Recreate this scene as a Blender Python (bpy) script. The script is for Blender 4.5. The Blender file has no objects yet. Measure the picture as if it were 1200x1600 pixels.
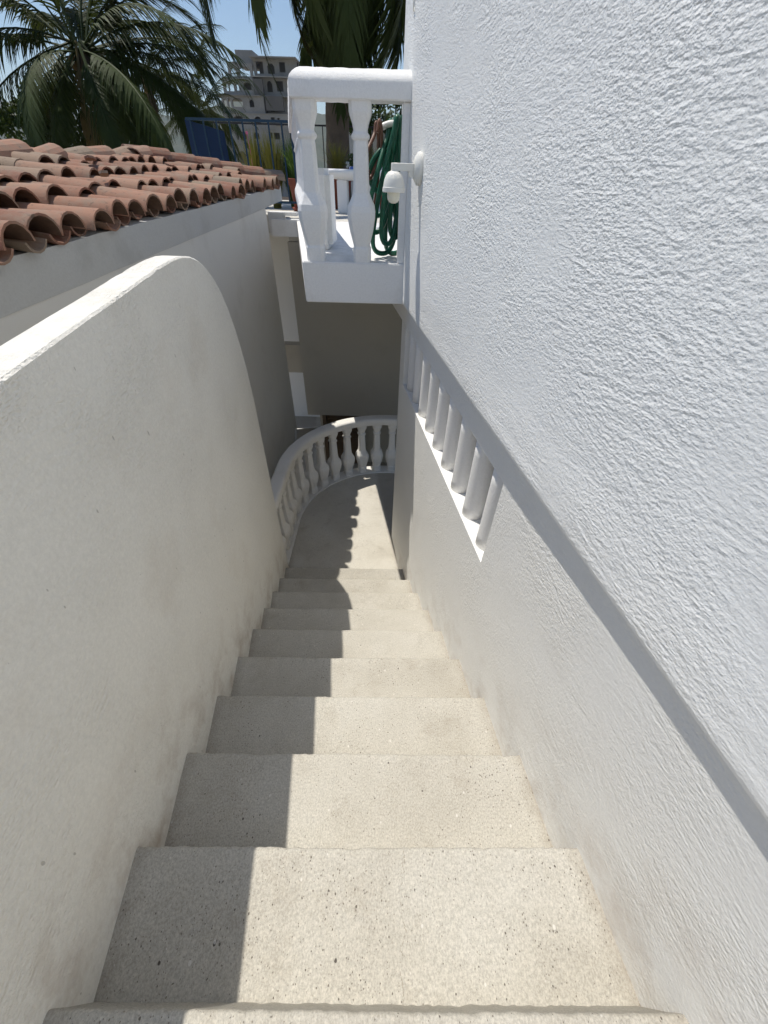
import bpy, bmesh, math, random
import numpy as np
from mathutils import Vector, Matrix

# ------------------------------------------------------------------ camera, sky, sun, exposure
# World: metres, origin at the photographer's eye, +y down the stairs, +x to the right, z up.
S = bpy.context.scene
C = S.collection
random.seed(7)
R = math.radians

PITCH, ROLL = 0.7242, 0.02939
fw = Vector((0, math.cos(PITCH), -math.sin(PITCH)))
rt0 = Vector((1, 0, 0)); up0 = rt0.cross(fw)
rt = math.cos(ROLL) * rt0 + math.sin(ROLL) * up0
up = -math.sin(ROLL) * rt0 + math.cos(ROLL) * up0
cd = bpy.data.cameras.new('camera'); co = bpy.data.objects.new('camera', cd); C.objects.link(co)
co.matrix_world = Matrix(((rt.x, up.x, -fw.x, 0), (rt.y, up.y, -fw.y, 0), (rt.z, up.z, -fw.z, 0), (0, 0, 0, 1)))
cd.sensor_fit = 'HORIZONTAL'; cd.sensor_width = 36.0; cd.lens = 18.0
cd.clip_start = 0.02; cd.clip_end = 12000
S.camera = co

SUN = Vector((-0.33, 0.25, 1.0)).normalized()          # towards the sun
w = bpy.data.worlds.new('World'); S.world = w; w.use_nodes = True
wn = w.node_tree.nodes; bg = wn['Background']
sky = wn.new('ShaderNodeTexSky'); sky.sky_type = 'NISHITA'; sky.sun_disc = False
sky.sun_elevation = math.asin(SUN.z); sky.sun_rotation = math.atan2(SUN.x, SUN.y)
sky.air_density = 1.0; sky.dust_density = 0.2; sky.ozone_density = 2.6; sky.altitude = 20
w.node_tree.links.new(sky.outputs[0], bg.inputs[0]); bg.inputs[1].default_value = 0.104
sd = bpy.data.lights.new('sun', 'SUN'); so = bpy.data.objects.new('sun', sd); C.objects.link(so)
sd.energy = 4.0; sd.angle = R(0.55); sd.color = (1.0, 0.945, 0.85)
so.rotation_euler = (-SUN).to_track_quat('-Z', 'Y').to_euler()
vs = S.view_settings
vs.view_transform = 'Standard'; vs.look = 'None'; vs.exposure = 0.16; vs.gamma = 1.0; vs.use_curve_mapping = False
S.render.engine = 'CYCLES'
S.cycles.use_adaptive_sampling = True; S.cycles.adaptive_threshold = 0.02; S.cycles.adaptive_min_samples = 16
S.cycles.max_bounces = 8; S.cycles.diffuse_bounces = 6; S.cycles.transmission_bounces = 4

# ------------------------------------------------------------------ measured layout
T, RISE, H1 = 0.29, 0.1926, 1.4389                      # tread, rise, depth of first whole tread below the eye
LX0, LDX = -0.6457, -0.12867                            # stair side of the left parapet: x = LX0 + LDX*y
RX0, RDX = 0.6177, -0.1652                              # lower right wall:              x = RX0 + RDX*y
UX0, UDX = 0.5744, -0.1670                              # upper right wall
ZE = -0.678                                             # bottom of the upper wall / of the balcony slab
ZF = -0.45                                              # terrace floor
ZL = -H1 - 9 * RISE                                     # lower landing
ZG = -4.6                                               # ground
lx = lambda y: LX0 + LDX * y
rx = lambda y: RX0 + RDX * y
def ze(y):                                              # bottom arris of the upper wall: dips slightly towards the viewer
    t = max(0.0, min(1.0, (y - 0.05) / 1.2)); return -0.708 + (ZE + 0.708) * t * t * (3 - 2 * t)
ux = lambda y: 0.8386 * abs(ze(y)) + UDX * y

# ------------------------------------------------------------------ helpers
def tag(o, label=None, cat=None, group=None, kind=None):
    if label: o['label'] = label
    if cat: o['category'] = cat
    if group: o['group'] = group
    if kind: o['kind'] = kind
    return o

def empty(name, loc=(0, 0, 0), rz=0):
    o = bpy.data.objects.new(name, None); C.objects.link(o); o.location = loc; o.rotation_euler.z = rz
    o.empty_display_size = 0.1
    return o

def obj(name, me, mat=None, parent=None, loc=None, smooth=False):
    if isinstance(me, bmesh.types.BMesh):
        m = bpy.data.meshes.new(name); me.to_mesh(m); me.free(); me = m
    if mat is not None and not me.materials: me.materials.append(mat)
    if smooth:
        me.polygons.foreach_set('use_smooth', [True] * len(me.polygons))
    o = bpy.data.objects.new(name, me); C.objects.link(o)
    if parent is not None: o.parent = parent
    if loc is not None: o.location = loc
    return o

def pyd(name, v, f):
    m = bpy.data.meshes.new(name); m.from_pydata([tuple(p) for p in v], [], [tuple(q) for q in f]); m.update(); return m

def box(bm, c, s, rot=None):
    m = Matrix.Translation(c)
    if rot is not None: m = m @ rot
    m = m @ Matrix.Diagonal((s[0], s[1], s[2], 1))
    return bmesh.ops.create_cube(bm, size=1, matrix=m)['verts']

def boxb(bm, x0, x1, y0, y1, z0, z1):
    return box(bm, ((x0 + x1) / 2, (y0 + y1) / 2, (z0 + z1) / 2), (x1 - x0, y1 - y0, z1 - z0))

def prism(bm, poly, z0, z1):
    """vertical prism over a plan polygon (counter-clockwise)"""
    a = [bm.verts.new((p[0], p[1], z0)) for p in poly]; b = [bm.verts.new((p[0], p[1], z1)) for p in poly]
    n = len(poly); bm.faces.new(a[::-1]); bm.faces.new(b)
    for i in range(n): bm.faces.new((a[i], a[(i + 1) % n], b[(i + 1) % n], b[i]))

def bevel(bm, wdt, seg=2, ang=30):
    es = [e for e in bm.edges if len(e.link_faces) == 2 and e.calc_face_angle(0) > R(ang)]
    bmesh.ops.bevel(bm, geom=es, offset=wdt, segments=seg, affect='EDGES', clamp_overlap=True)

def lathe(bm, prof, n=24, c=(0, 0, 0), section=None, cap=True):
    """prof: list of (radius, z). section(k, r) -> (x, y) for an n-sided section"""
    rings = []
    for r_, z in prof:
        ring = []
        for k in range(n):
            if section: x, y = section(k, r_)
            else: a = 2 * math.pi * k / n; x, y = r_ * math.cos(a), r_ * math.sin(a)
            ring.append(bm.verts.new((c[0] + x, c[1] + y, c[2] + z)))
        rings.append(ring)
    for A, B in zip(rings, rings[1:]):
        for k in range(n): bm.faces.new((A[k], A[(k + 1) % n], B[(k + 1) % n], B[k]))
    if cap: bm.faces.new(rings[0][::-1]); bm.faces.new(rings[-1])

def tube(bm, pts, rad, n=8, cap=True):
    pts = [Vector(p) for p in pts]; rings = []; nrm = None
    for i, p in enumerate(pts):
        t = (pts[min(i + 1, len(pts) - 1)] - pts[max(i - 1, 0)]).normalized()
        if nrm is None: nrm = t.orthogonal().normalized()
        nrm = (nrm - t * nrm.dot(t)).normalized(); b = t.cross(nrm)
        r_ = rad(i / (len(pts) - 1)) if callable(rad) else rad
        rings.append([bm.verts.new(p + r_ * (math.cos(2 * math.pi * k / n) * nrm + math.sin(2 * math.pi * k / n) * b)) for k in range(n)])
    for A, B in zip(rings, rings[1:]):
        for k in range(n): bm.faces.new((A[k], A[(k + 1) % n], B[(k + 1) % n], B[k]))
    if cap: bm.faces.new(rings[0][::-1]); bm.faces.new(rings[-1])

def sweep(bm, prof, path, jit=0.0):
    """prof: closed list of (lateral, z); path: plan points; mitred"""
    P = [Vector((p[0], p[1])) for p in path]; rings = []; n = len(prof)
    for i, p in enumerate(P):
        d0 = (P[i] - P[i - 1]).normalized() if i else (P[1] - P[0]).normalized()
        d1 = (P[i + 1] - P[i]).normalized() if i < len(P) - 1 else d0
        n0 = Vector((-d0.y, d0.x)); n1 = Vector((-d1.y, d1.x)); m = (n0 + n1).normalized(); m = m / max(0.3, m.dot(n0))
        rings.append([bm.verts.new((p.x + m.x * u + random.uniform(-jit, jit), p.y + m.y * u + random.uniform(-jit, jit), z + random.uniform(-jit, jit))) for u, z in prof])
    for A, B in zip(rings, rings[1:]):
        for k in range(n): bm.faces.new((A[k], A[(k + 1) % n], B[(k + 1) % n], B[k]))
    bm.faces.new(rings[0][::-1]); bm.faces.new(rings[-1])

def smooth_pts(pts, m=8):
    pts = [Vector(p) for p in pts]; out = []
    for i in range(len(pts) - 1):
        p0 = pts[max(i - 1, 0)]; p1 = pts[i]; p2 = pts[i + 1]; p3 = pts[min(i + 2, len(pts) - 1)]
        for k in range(m):
            t = k / m
            out.append(0.5 * ((2 * p1) + (p2 - p0) * t + (2 * p0 - 5 * p1 + 4 * p2 - p3) * t * t + (3 * p1 - p0 - 3 * p2 + p3) * t ** 3))
    out.append(pts[-1]); return out

def fixn(bm): bmesh.ops.recalc_face_normals(bm, faces=bm.faces[:])

# ------------------------------------------------------------------ materials
def newmat(name):
    m = bpy.data.materials.new(name); m.use_nodes = True
    nt = m.node_tree; return m, nt, nt.nodes, nt.links, nt.nodes['Principled BSDF']

def N(nd, typ, **kw):
    n = nd.new(typ)
    for k, v in kw.items():
        if k in n.inputs: n.inputs[k].default_value = v
        else: setattr(n, k, v)
    return n

def ramp(nd, stops):
    n = nd.new('ShaderNodeValToRGB'); e = n.color_ramp.elements
    while len(e) < len(stops): e.new(0.5)
    for q, (p, c) in zip(e, stops):
        q.position = p; q.color = (*c, 1) if len(c) == 3 else c
    return n

def mixc(nd, ln, fac, a, b, mode='MIX'):
    n = nd.new('ShaderNodeMix'); n.data_type = 'RGBA'; n.blend_type = mode
    for sock, v in ((n.inputs[0], fac), (n.inputs[6], a), (n.inputs[7], b)):
        if isinstance(v, (int, float)): sock.default_value = v
        elif isinstance(v, tuple): sock.default_value = (*v, 1)
        else: ln.new(v, sock)
    return n.outputs[2]

def math_(nd, ln, op, a, b=None, c=None, clamp=False):
    n = nd.new('ShaderNodeMath'); n.operation = op; n.use_clamp = clamp
    for i, v in enumerate((a, b, c)):
        if v is None: continue
        if isinstance(v, (int, float)): n.inputs[i].default_value = v
        else: ln.new(v, n.inputs[i])
    return n.outputs[0]

def coords(nd, ln, scale=(1, 1, 1), rot=(0, 0, 0)):
    tc = nd.new('ShaderNodeTexCoord'); mp = nd.new('ShaderNodeMapping')
    mp.inputs['Scale'].default_value = scale; mp.inputs['Rotation'].default_value = rot
    ln.new(tc.outputs['Object'], mp.inputs[0]); return mp.outputs[0]

def noise(nd, ln, vec, scale, detail=3, rough=0.5, dist=0.0):
    n = N(nd, 'ShaderNodeTexNoise', Scale=scale, Detail=detail, Roughness=rough, Distortion=dist)
    if vec is not None: ln.new(vec, n.inputs['Vector'])
    return n.outputs[0]

def stucco(name, col, rough_amp=1.0, tint=(0.93, 0.95, 1.0), dirt=0.06, dirtcol=(0.45, 0.40, 0.33), streak=0.6, spots=0.0, mott=0.0, foot=0.0, gloss=0.75, topdirt=0.0):
    """painted trowelled plaster: lumps, dragged streaks, smoother patches"""
    m, nt, nd, ln, p = newmat(name)
    v = coords(nd, ln)
    vs1 = coords(nd, ln, (1, 0.30, 1.0), (R(40), 0, 0)); vs2 = coords(nd, ln, (1, 0.32, 1.0), (R(-28), 0, 0))
    big = noise(nd, ln, v, 1.6, 2, 0.55)
    patch = noise(nd, ln, v, 3.3, 1, 0.5)
    c = mixc(nd, ln, big, tuple(x * t for x, t in zip(col, tint)), col)
    st = N(nd, 'ShaderNodeMapRange', **{'From Min': 0.55, 'From Max': 0.8}); ln.new(noise(nd, ln, v, 2.4, 4, 0.65), st.inputs[0])
    fac = math_(nd, ln, 'MULTIPLY', st.outputs[0], dirt, clamp=True)
    c = mixc(nd, ln, fac, c, dirtcol)
    if mott:
        mm = N(nd, 'ShaderNodeMapRange', **{'From Min': 0.3, 'From Max': 0.7, 'To Min': 1 - mott, 'To Max': 1 + mott * 0.6}); ln.new(noise(nd, ln, v, 85, 4, 0.8), mm.inputs[0])
        cc = nd.new('ShaderNodeCombineColor')
        for i in range(3): ln.new(mm.outputs[0], cc.inputs[i])
        c = mixc(nd, ln, 1.0, c, cc.outputs[0], 'MULTIPLY')
    if foot:                                            # scuffs and dirt splashed up from the treads
        sx = nd.new('ShaderNodeSeparateXYZ'); ln.new(nd.new('ShaderNodeNewGeometry').outputs['Position'], sx.inputs[0])
        hgt = math_(nd, ln, 'ADD', math_(nd, ln, 'MULTIPLY_ADD', sx.outputs[1], RISE / T, H1 - 0.1734 * RISE / T), sx.outputs[2])
        f1 = N(nd, 'ShaderNodeMapRange', **{'From Min': 0.42, 'From Max': -0.05}); ln.new(hgt, f1.inputs[0])
        f2 = N(nd, 'ShaderNodeMapRange', **{'From Min': 0.46, 'From Max': 0.72}); ln.new(noise(nd, ln, v, 5.5, 5, 0.7), f2.inputs[0])
        c = mixc(nd, ln, math_(nd, ln, 'MULTIPLY', math_(nd, ln, 'MULTIPLY', f1.outputs[0], f2.outputs[0]), foot), c, (0.42, 0.34, 0.27))
    if topdirt:                                         # weathering that settles on faces turned to the sky
        gn = nd.new('ShaderNodeSeparateXYZ'); ln.new(nd.new('ShaderNodeNewGeometry').outputs['True Normal'], gn.inputs[0])
        t1 = N(nd, 'ShaderNodeMapRange', **{'From Min': 0.75, 'From Max': 0.95}); ln.new(gn.outputs[2], t1.inputs[0])
        t2 = N(nd, 'ShaderNodeMapRange', **{'From Min': 0.40, 'From Max': 0.72}); ln.new(noise(nd, ln, v, 9, 5, 0.72), t2.inputs[0])
        c = mixc(nd, ln, math_(nd, ln, 'MULTIPLY', math_(nd, ln, 'MULTIPLY', t1.outputs[0], t2.outputs[0]), topdirt), c, (0.40, 0.385, 0.34))
    if spots:
        vo = N(nd, 'ShaderNodeTexVoronoi', Scale=38.0); ln.new(coords(nd, ln, (1, 1, 0.45)), vo.inputs[0])
        sep = nd.new('ShaderNodeSeparateColor'); ln.new(vo.outputs['Color'], sep.inputs[0])
        th = math_(nd, ln, 'MULTIPLY', math_(nd, ln, 'POWER', sep.outputs[0], 9.0), 0.16)
        dot = math_(nd, ln, 'LESS_THAN', vo.outputs['Distance'], th)
        c = mixc(nd, ln, math_(nd, ln, 'MULTIPLY', dot, spots), c, (0.16, 0.13, 0.10))
    ln.new(c, p.inputs['Base Color'])
    p.inputs['Roughness'].default_value = gloss; p.inputs['Specular IOR Level'].default_value = 0.4
    n1 = noise(nd, ln, v, 125, 2, 0.62)
    sw = N(nd, 'ShaderNodeMapRange', **{'From Min': 0.42, 'From Max': 0.58}); ln.new(big, sw.inputs[0])
    n2 = mixc(nd, ln, sw.outputs[0], noise(nd, ln, vs1, 170, 1, 0.6), noise(nd, ln, vs2, 150, 1, 0.6))
    n3 = noise(nd, ln, vs1, 11, 2, 0.5, 2.6)
    pm = N(nd, 'ShaderNodeMapRange', **{'From Min': 0.32, 'From Max': 0.68, 'To Min': 0.35, 'To Max': 1.35}); ln.new(patch, pm.inputs[0])
    rid = math_(nd, ln, 'ABSOLUTE', math_(nd, ln, 'SUBTRACT', n3, 0.5))
    hsum = math_(nd, ln, 'MULTIPLY', n1, 0.85)
    hsum = math_(nd, ln, 'ADD', hsum, math_(nd, ln, 'MULTIPLY', n2, 0.75))
    hsum = math_(nd, ln, 'ADD', hsum, math_(nd, ln, 'MULTIPLY', rid, -streak * 2.4))
    hsum = math_(nd, ln, 'MULTIPLY', hsum, pm.outputs[0])
    b = N(nd, 'ShaderNodeBump', Strength=1.0, Distance=0.0030 * rough_amp); ln.new(hsum, b.inputs['Height'])
    ln.new(b.outputs[0], p.inputs['Normal'])
    return m

def plain(name, col, rough=0.7, var=0.12, scale=8.0, bump=0.0, bscale=60, metal=0.0, spec=0.4, vary=0.0):
    m, nt, nd, ln, p = newmat(name)
    v = coords(nd, ln)
    f = noise(nd, ln, v, scale, 4, 0.6)
    c = mixc(nd, ln, f, tuple(x * (1 - var) for x in col), tuple(min(1, x * (1 + var)) for x in col))
    if vary:
        oi = nd.new('ShaderNodeObjectInfo'); hs = nd.new('ShaderNodeHueSaturation')
        ln.new(math_(nd, ln, 'MULTIPLY_ADD', oi.outputs['Random'], vary, 1 - vary / 2), hs.inputs['Value']); ln.new(c, hs.inputs['Color']); c = hs.outputs[0]
    ln.new(c, p.inputs['Base Color'])
    p.inputs['Roughness'].default_value = rough; p.inputs['Metallic'].default_value = metal; p.inputs['Specular IOR Level'].default_value = spec
    if bump:
        b = N(nd, 'ShaderNodeBump', Strength=1.0, Distance=bump); ln.new(noise(nd, ln, v, bscale, 4, 0.6), b.inputs['Height']); ln.new(b.outputs[0], p.inputs['Normal'])
    return m

def terrazzo(name, crack=False, pale=1.0):
    """pale brushed concrete with dark pits and small stones"""
    m, nt, nd, ln, p = newmat(name)
    v = coords(nd, ln)
    oi = nd.new('ShaderNodeObjectInfo')
    add = nd.new('ShaderNodeVectorMath'); add.operation = 'ADD'; ln.new(v, add.inputs[0])
    sc = nd.new('ShaderNodeVectorMath'); sc.operation = 'SCALE'; sc.inputs[0].default_value = (13, 7, 3); ln.new(oi.outputs['Random'], sc.inputs['Scale'])
    ln.new(sc.outputs[0], add.inputs[1]); vv = add.outputs[0]
    stretch = nd.new('ShaderNodeVectorMath'); stretch.operation = 'MULTIPLY'; ln.new(vv, stretch.inputs[0]); stretch.inputs[1].default_value = (1.0, 0.78, 0.9)
    sv = stretch.outputs[0]
    big = noise(nd, ln, vv, 3.0, 4, 0.6)
    base = ramp(nd, [(q, tuple(pale * x_ for x_ in c_)) for q, c_ in ((0.25, (0.40, 0.375, 0.324)), (0.5, (0.465, 0.442, 0.390)), (0.8, (0.51, 0.492, 0.445)))]); ln.new(big, base.inputs[0])
    c = base.outputs[0]
    blot = N(nd, 'ShaderNodeMapRange', **{'From Min': 0.56, 'From Max': 0.78}); ln.new(noise(nd, ln, vv, 5.5, 5, 0.7, 0.3), blot.inputs[0])
    c = mixc(nd, ln, math_(nd, ln, 'MULTIPLY', blot.outputs[0], 0.50), c, (0.29, 0.25, 0.195))
    grain = noise(nd, ln, sv, 210, 2, 0.8)
    g = N(nd, 'ShaderNodeMapRange', **{'From Min': 0.30, 'From Max': 0.70, 'To Min': 0.74, 'To Max': 1.20}); ln.new(grain, g.inputs[0])
    gc = nd.new('ShaderNodeCombineColor')
    for i in range(3): ln.new(g.outputs[0], gc.inputs[i])
    c = mixc(nd, ln, 1.0, c, gc.outputs[0], 'MULTIPLY')
    pits = None
    dens = N(nd, 'ShaderNodeMapRange', **{'From Min': 0.3, 'From Max': 0.75, 'To Min': 0.35, 'To Max': 1.0}); ln.new(noise(nd, ln, vv, 4.0, 3, 0.6), dens.inputs[0])
    for scl, pw, rad, colr, amt in ((105, 3.2, 0.34, (0.10, 0.085, 0.07), 0.85), (180, 3.0, 0.44, (0.17, 0.145, 0.12), 0.8), (66, 13.0, 0.34, (0.06, 0.05, 0.045), 0.9), (62, 9.0, 0.40, (0.72, 0.70, 0.66), 0.55)):
        vo = N(nd, 'ShaderNodeTexVoronoi', Scale=float(scl)); ln.new(sv, vo.inputs[0])
        sep = nd.new('ShaderNodeSeparateColor'); ln.new(vo.outputs['Color'], sep.inputs[0])
        th = math_(nd, ln, 'MULTIPLY', math_(nd, ln, 'MULTIPLY', math_(nd, ln, 'POWER', sep.outputs[0], pw), rad), dens.outputs[0])
        d = math_(nd, ln, 'ADD', vo.outputs['Distance'], math_(nd, ln, 'MULTIPLY_ADD', grain, 0.16, -0.08))
        mr = N(nd, 'ShaderNodeMapRange', **{'From Min': 0.0, 'From Max': 0.06, 'To Min': 0.0, 'To Max': 1.0}); ln.new(math_(nd, ln, 'SUBTRACT', th, d), mr.inputs[0])
        c = mixc(nd, ln, math_(nd, ln, 'MULTIPLY', mr.outputs[0], amt), c, colr)
        if scl != 62: pits = mr.outputs[0] if pits is None else math_(nd, ln, 'MAXIMUM', pits, mr.outputs[0])
    # grime gathered along the two side walls
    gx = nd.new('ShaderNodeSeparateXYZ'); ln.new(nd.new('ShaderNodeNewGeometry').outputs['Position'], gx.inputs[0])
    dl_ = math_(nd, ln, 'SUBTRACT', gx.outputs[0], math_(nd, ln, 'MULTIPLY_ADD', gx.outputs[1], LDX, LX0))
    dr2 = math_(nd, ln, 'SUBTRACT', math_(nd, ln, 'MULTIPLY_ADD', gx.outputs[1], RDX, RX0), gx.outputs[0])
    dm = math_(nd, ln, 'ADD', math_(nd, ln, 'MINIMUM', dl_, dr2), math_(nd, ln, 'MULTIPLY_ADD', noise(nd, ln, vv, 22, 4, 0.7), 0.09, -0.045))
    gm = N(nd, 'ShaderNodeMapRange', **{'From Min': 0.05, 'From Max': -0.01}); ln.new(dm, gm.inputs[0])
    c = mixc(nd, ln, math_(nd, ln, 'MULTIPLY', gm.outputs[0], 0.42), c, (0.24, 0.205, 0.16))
    if crack:
        sx = nd.new('ShaderNodeSeparateXYZ'); ln.new(v, sx.inputs[0])
        wob = math_(nd, ln, 'MULTIPLY_ADD', noise(nd, ln, v, 14, 4, 0.7), 0.05, 0.052)
        dx = math_(nd, ln, 'ABSOLUTE', math_(nd, ln, 'SUBTRACT', sx.outputs[0], wob))
        ck = math_(nd, ln, 'MULTIPLY', math_(nd, ln, 'LESS_THAN', dx, 0.0008), math_(nd, ln, 'GREATER_THAN', noise(nd, ln, v, 20, 2), 0.44))
        c = mixc(nd, ln, math_(nd, ln, 'MULTIPLY', ck, 0.45), c, (0.2, 0.17, 0.13))
    ln.new(c, p.inputs['Base Color']); p.inputs['Roughness'].default_value = 0.8; p.inputs['Specular IOR Level'].default_value = 0.3
    hh = math_(nd, ln, 'ADD', math_(nd, ln, 'MULTIPLY', pits, -0.9), math_(nd, ln, 'MULTIPLY', grain, 0.35))
    b = N(nd, 'ShaderNodeBump', Strength=0.8, Distance=0.0016); ln.new(hh, b.inputs['Height']); ln.new(b.outputs[0], p.inputs['Normal'])
    return m

def leafmat(name, a, b, trans=0.25, rough=0.5):
    m, nt, nd, ln, p = newmat(name)
    oi = nd.new('ShaderNodeObjectInfo'); v = coords(nd, ln)
    f = math_(nd, ln, 'ADD', math_(nd, ln, 'MULTIPLY', oi.outputs['Random'], 0.55), math_(nd, ln, 'MULTIPLY', noise(nd, ln, v, 2.2, 3, 0.6), 0.5))
    c = mixc(nd, ln, f, a, b)
    ln.new(c, p.inputs['Base Color']); p.inputs['Roughness'].default_value = rough; p.inputs['Specular IOR Level'].default_value = 0.15
    t = nd.new('ShaderNodeBsdfTranslucent'); ln.new(mixc(nd, ln, 0.5, c, (0.16, 0.20, 0.03)), t.inputs[0])
    mx = nd.new('ShaderNodeMixShader'); mx.inputs[0].default_value = trans
    ln.new(p.outputs[0], mx.inputs[1]); ln.new(t.outputs[0], mx.inputs[2]); ln.new(mx.outputs[0], nd['Material Output'].inputs[0])
    return m

M = {}
M['wall'] = stucco('stucco_white', (0.885, 0.885, 0.865), 1.0, tint=(0.95, 0.96, 0.98), dirt=0.08, mott=0.03, gloss=0.48)
M['wall_low'] = stucco('stucco_white_lower', (0.83, 0.825, 0.80), 0.85, tint=(0.95, 0.96, 0.98), dirt=0.14, mott=0.03, foot=0.55, gloss=0.55)
M['parapet'] = stucco('stucco_parapet', (0.81, 0.785, 0.72), 1.7, tint=(0.95, 0.96, 0.98), dirt=0.34, dirtcol=(0.58, 0.51, 0.42), spots=0.4, streak=0.6, mott=0.09, foot=0.8, topdirt=0.45)
M['white'] = stucco('painted_concrete', (0.87, 0.855, 0.825), 0.5, dirt=0.38, dirtcol=(0.50, 0.46, 0.40), streak=0.2, mott=0.06, topdirt=0.4)
M['whitelow'] = stucco('painted_concrete_worn', (0.81, 0.785, 0.73), 0.42, dirt=0.35, streak=0.2, mott=0.06)
M['beam'] = stucco('render_eave_beam', (0.50, 0.50, 0.48), 0.4, dirt=0.5, dirtcol=(0.26, 0.25, 0.23), streak=0.2, mott=0.08)
M['grey_wall'] = stucco('render_neighbour', (0.67, 0.655, 0.61), 0.25, dirt=0.30, dirtcol=(0.38, 0.36, 0.33), streak=0.2)
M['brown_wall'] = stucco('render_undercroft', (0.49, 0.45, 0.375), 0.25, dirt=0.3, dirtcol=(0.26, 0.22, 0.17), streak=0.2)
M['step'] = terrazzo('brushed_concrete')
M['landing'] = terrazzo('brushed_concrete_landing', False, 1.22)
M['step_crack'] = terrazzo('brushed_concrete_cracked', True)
M['terrace'] = plain('terrace_tile', (0.60, 0.57, 0.51), 0.7, 0.1, 3, 0.0006, 90)
M['ground'] = plain('dry_ground', (0.30, 0.26, 0.19), 0.9, 0.25, 0.3)
M['bark'] = plain('palm_bark', (0.12, 0.09, 0.065), 0.9, 0.4, 9, 0.01, 30)
M['metal_blue'] = plain('blue_paint', (0.012, 0.045, 0.085), 0.45, 0.15, 12)
M['blue_sheet'] = plain('blue_sheet', (0.008, 0.030, 0.085), 0.7, 0.2, 5)
M['plastic'] = plain('white_plastic', (0.78, 0.77, 0.72), 0.35, 0.03, 20)
M['bulb'] = plain('milky_bulb', (0.80, 0.78, 0.66), 0.25, 0.02, 20)
M['hose_green'] = plain('green_rubber', (0.010, 0.095, 0.055), 0.35, 0.2, 20)
M['hose_brown'] = plain('brown_rubber', (0.15, 0.075, 0.05), 0.45, 0.25, 20)
M['terracotta'] = plain('terracotta_pot', (0.26, 0.075, 0.045), 0.75, 0.25, 10, 0.0006, 80)
M['soil'] = plain('soil', (0.05, 0.035, 0.025), 0.95, 0.3, 40)
M['wood'] = plain('louver_wood', (0.11, 0.075, 0.045), 0.6, 0.25, 12)
M['dark'] = plain('dark_metal', (0.03, 0.03, 0.035), 0.5, 0.1, 10)
M['frond'] = leafmat('palm_frond', (0.017, 0.030, 0.009), (0.055, 0.078, 0.022), 0.14, 0.6)
M['frond_dry'] = leafmat('palm_frond_dry', (0.10, 0.085, 0.035), (0.17, 0.13, 0.06), 0.2)
M['leaf'] = leafmat('shrub_leaf', (0.025, 0.055, 0.016), (0.06, 0.10, 0.03), 0.2)
M['grass_y'] = leafmat('grass_yellow', (0.16, 0.15, 0.03), (0.26, 0.23, 0.06), 0.35)
M['grass_g'] = leafmat('grass_green', (0.03, 0.09, 0.02), (0.08, 0.15, 0.035), 0.3)
M['mortar'] = plain('roof_mortar', (0.20, 0.15, 0.12), 0.95, 0.3, 14)
M['tower'] = plain('weathered_concrete', (0.26, 0.255, 0.245), 0.9, 0.5, 0.35, 0.0, vary=0.0)
M['tower_d'] = plain('dark_concrete', (0.12, 0.115, 0.11), 0.9, 0.3, 0.5)
M['flower'] = plain('pink_petal', (0.75, 0.18, 0.32), 0.6, 0.1, 20)
M['flower_w'] = plain('white_petal', (0.8, 0.8, 0.72), 0.6, 0.05, 20)
M['coco'] = plain('coconut_husk', (0.20, 0.13, 0.04), 0.6, 0.3, 6)

def tilemat():
    m, nt, nd, ln, p = newmat('clay_tile')
    v = coords(nd, ln); oi = nd.new('ShaderNodeObjectInfo')
    add = nd.new('ShaderNodeVectorMath'); add.operation = 'ADD'; ln.new(v, add.inputs[0])
    sc = nd.new('ShaderNodeVectorMath'); sc.operation = 'SCALE'; sc.inputs[0].default_value = (9, 17, 5); ln.new(oi.outputs['Random'], sc.inputs['Scale']); ln.new(sc.outputs[0], add.inputs[1])
    base = ramp(nd, [(0.0, (0.21, 0.100, 0.070)), (0.3, (0.29, 0.155, 0.106)), (0.6, (0.35, 0.20, 0.14)), (0.8, (0.29, 0.205, 0.15)), (1.0, (0.25, 0.205, 0.155))]); ln.new(oi.outputs['Random'], base.inputs[0])
    f = noise(nd, ln, add.outputs[0], 11, 5, 0.65)
    mr = N(nd, 'ShaderNodeMapRange', **{'From Min': 0.44, 'From Max': 0.66}); ln.new(f, mr.inputs[0])
    c = mixc(nd, ln, math_(nd, ln, 'MULTIPLY', mr.outputs[0], 0.7), base.outputs[0], (0.25, 0.20, 0.155))
    f2 = N(nd, 'ShaderNodeMapRange', **{'From Min': 0.58, 'From Max': 0.70}); ln.new(noise(nd, ln, add.outputs[0], 26, 4, 0.7), f2.inputs[0])
    c = mixc(nd, ln, math_(nd, ln, 'MULTIPLY', f2.outputs[0], 0.65), c, (0.10, 0.075, 0.06))
    ln.new(c, p.inputs['Base Color']); p.inputs['Roughness'].default_value = 0.88; p.inputs['Specular IOR Level'].default_value = 0.25
    b = N(nd, 'ShaderNodeBump', Strength=0.8, Distance=0.0025); ln.new(noise(nd, ln, add.outputs[0], 60, 4, 0.7), b.inputs['Height']); ln.new(b.outputs[0], p.inputs['Normal'])
    return m
M['tile'] = tilemat()
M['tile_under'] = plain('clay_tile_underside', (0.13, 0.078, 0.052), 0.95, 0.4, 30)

def hillmat():
    m, nt, nd, ln, p = newmat('wooded_hill')
    v = coords(nd, ln)
    f = noise(nd, ln, v, 0.02, 6, 0.7)
    r_ = ramp(nd, [(0.35, (0.045, 0.06, 0.03)), (0.6, (0.10, 0.10, 0.06)), (0.75, (0.24, 0.22, 0.18))]); ln.new(f, r_.inputs[0])
    ln.new(r_.outputs[0], p.inputs['Base Color']); p.inputs['Roughness'].default_value = 1.0; p.inputs['Specular IOR Level'].default_value = 0.0
    return m
M['hill'] = hillmat()

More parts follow.
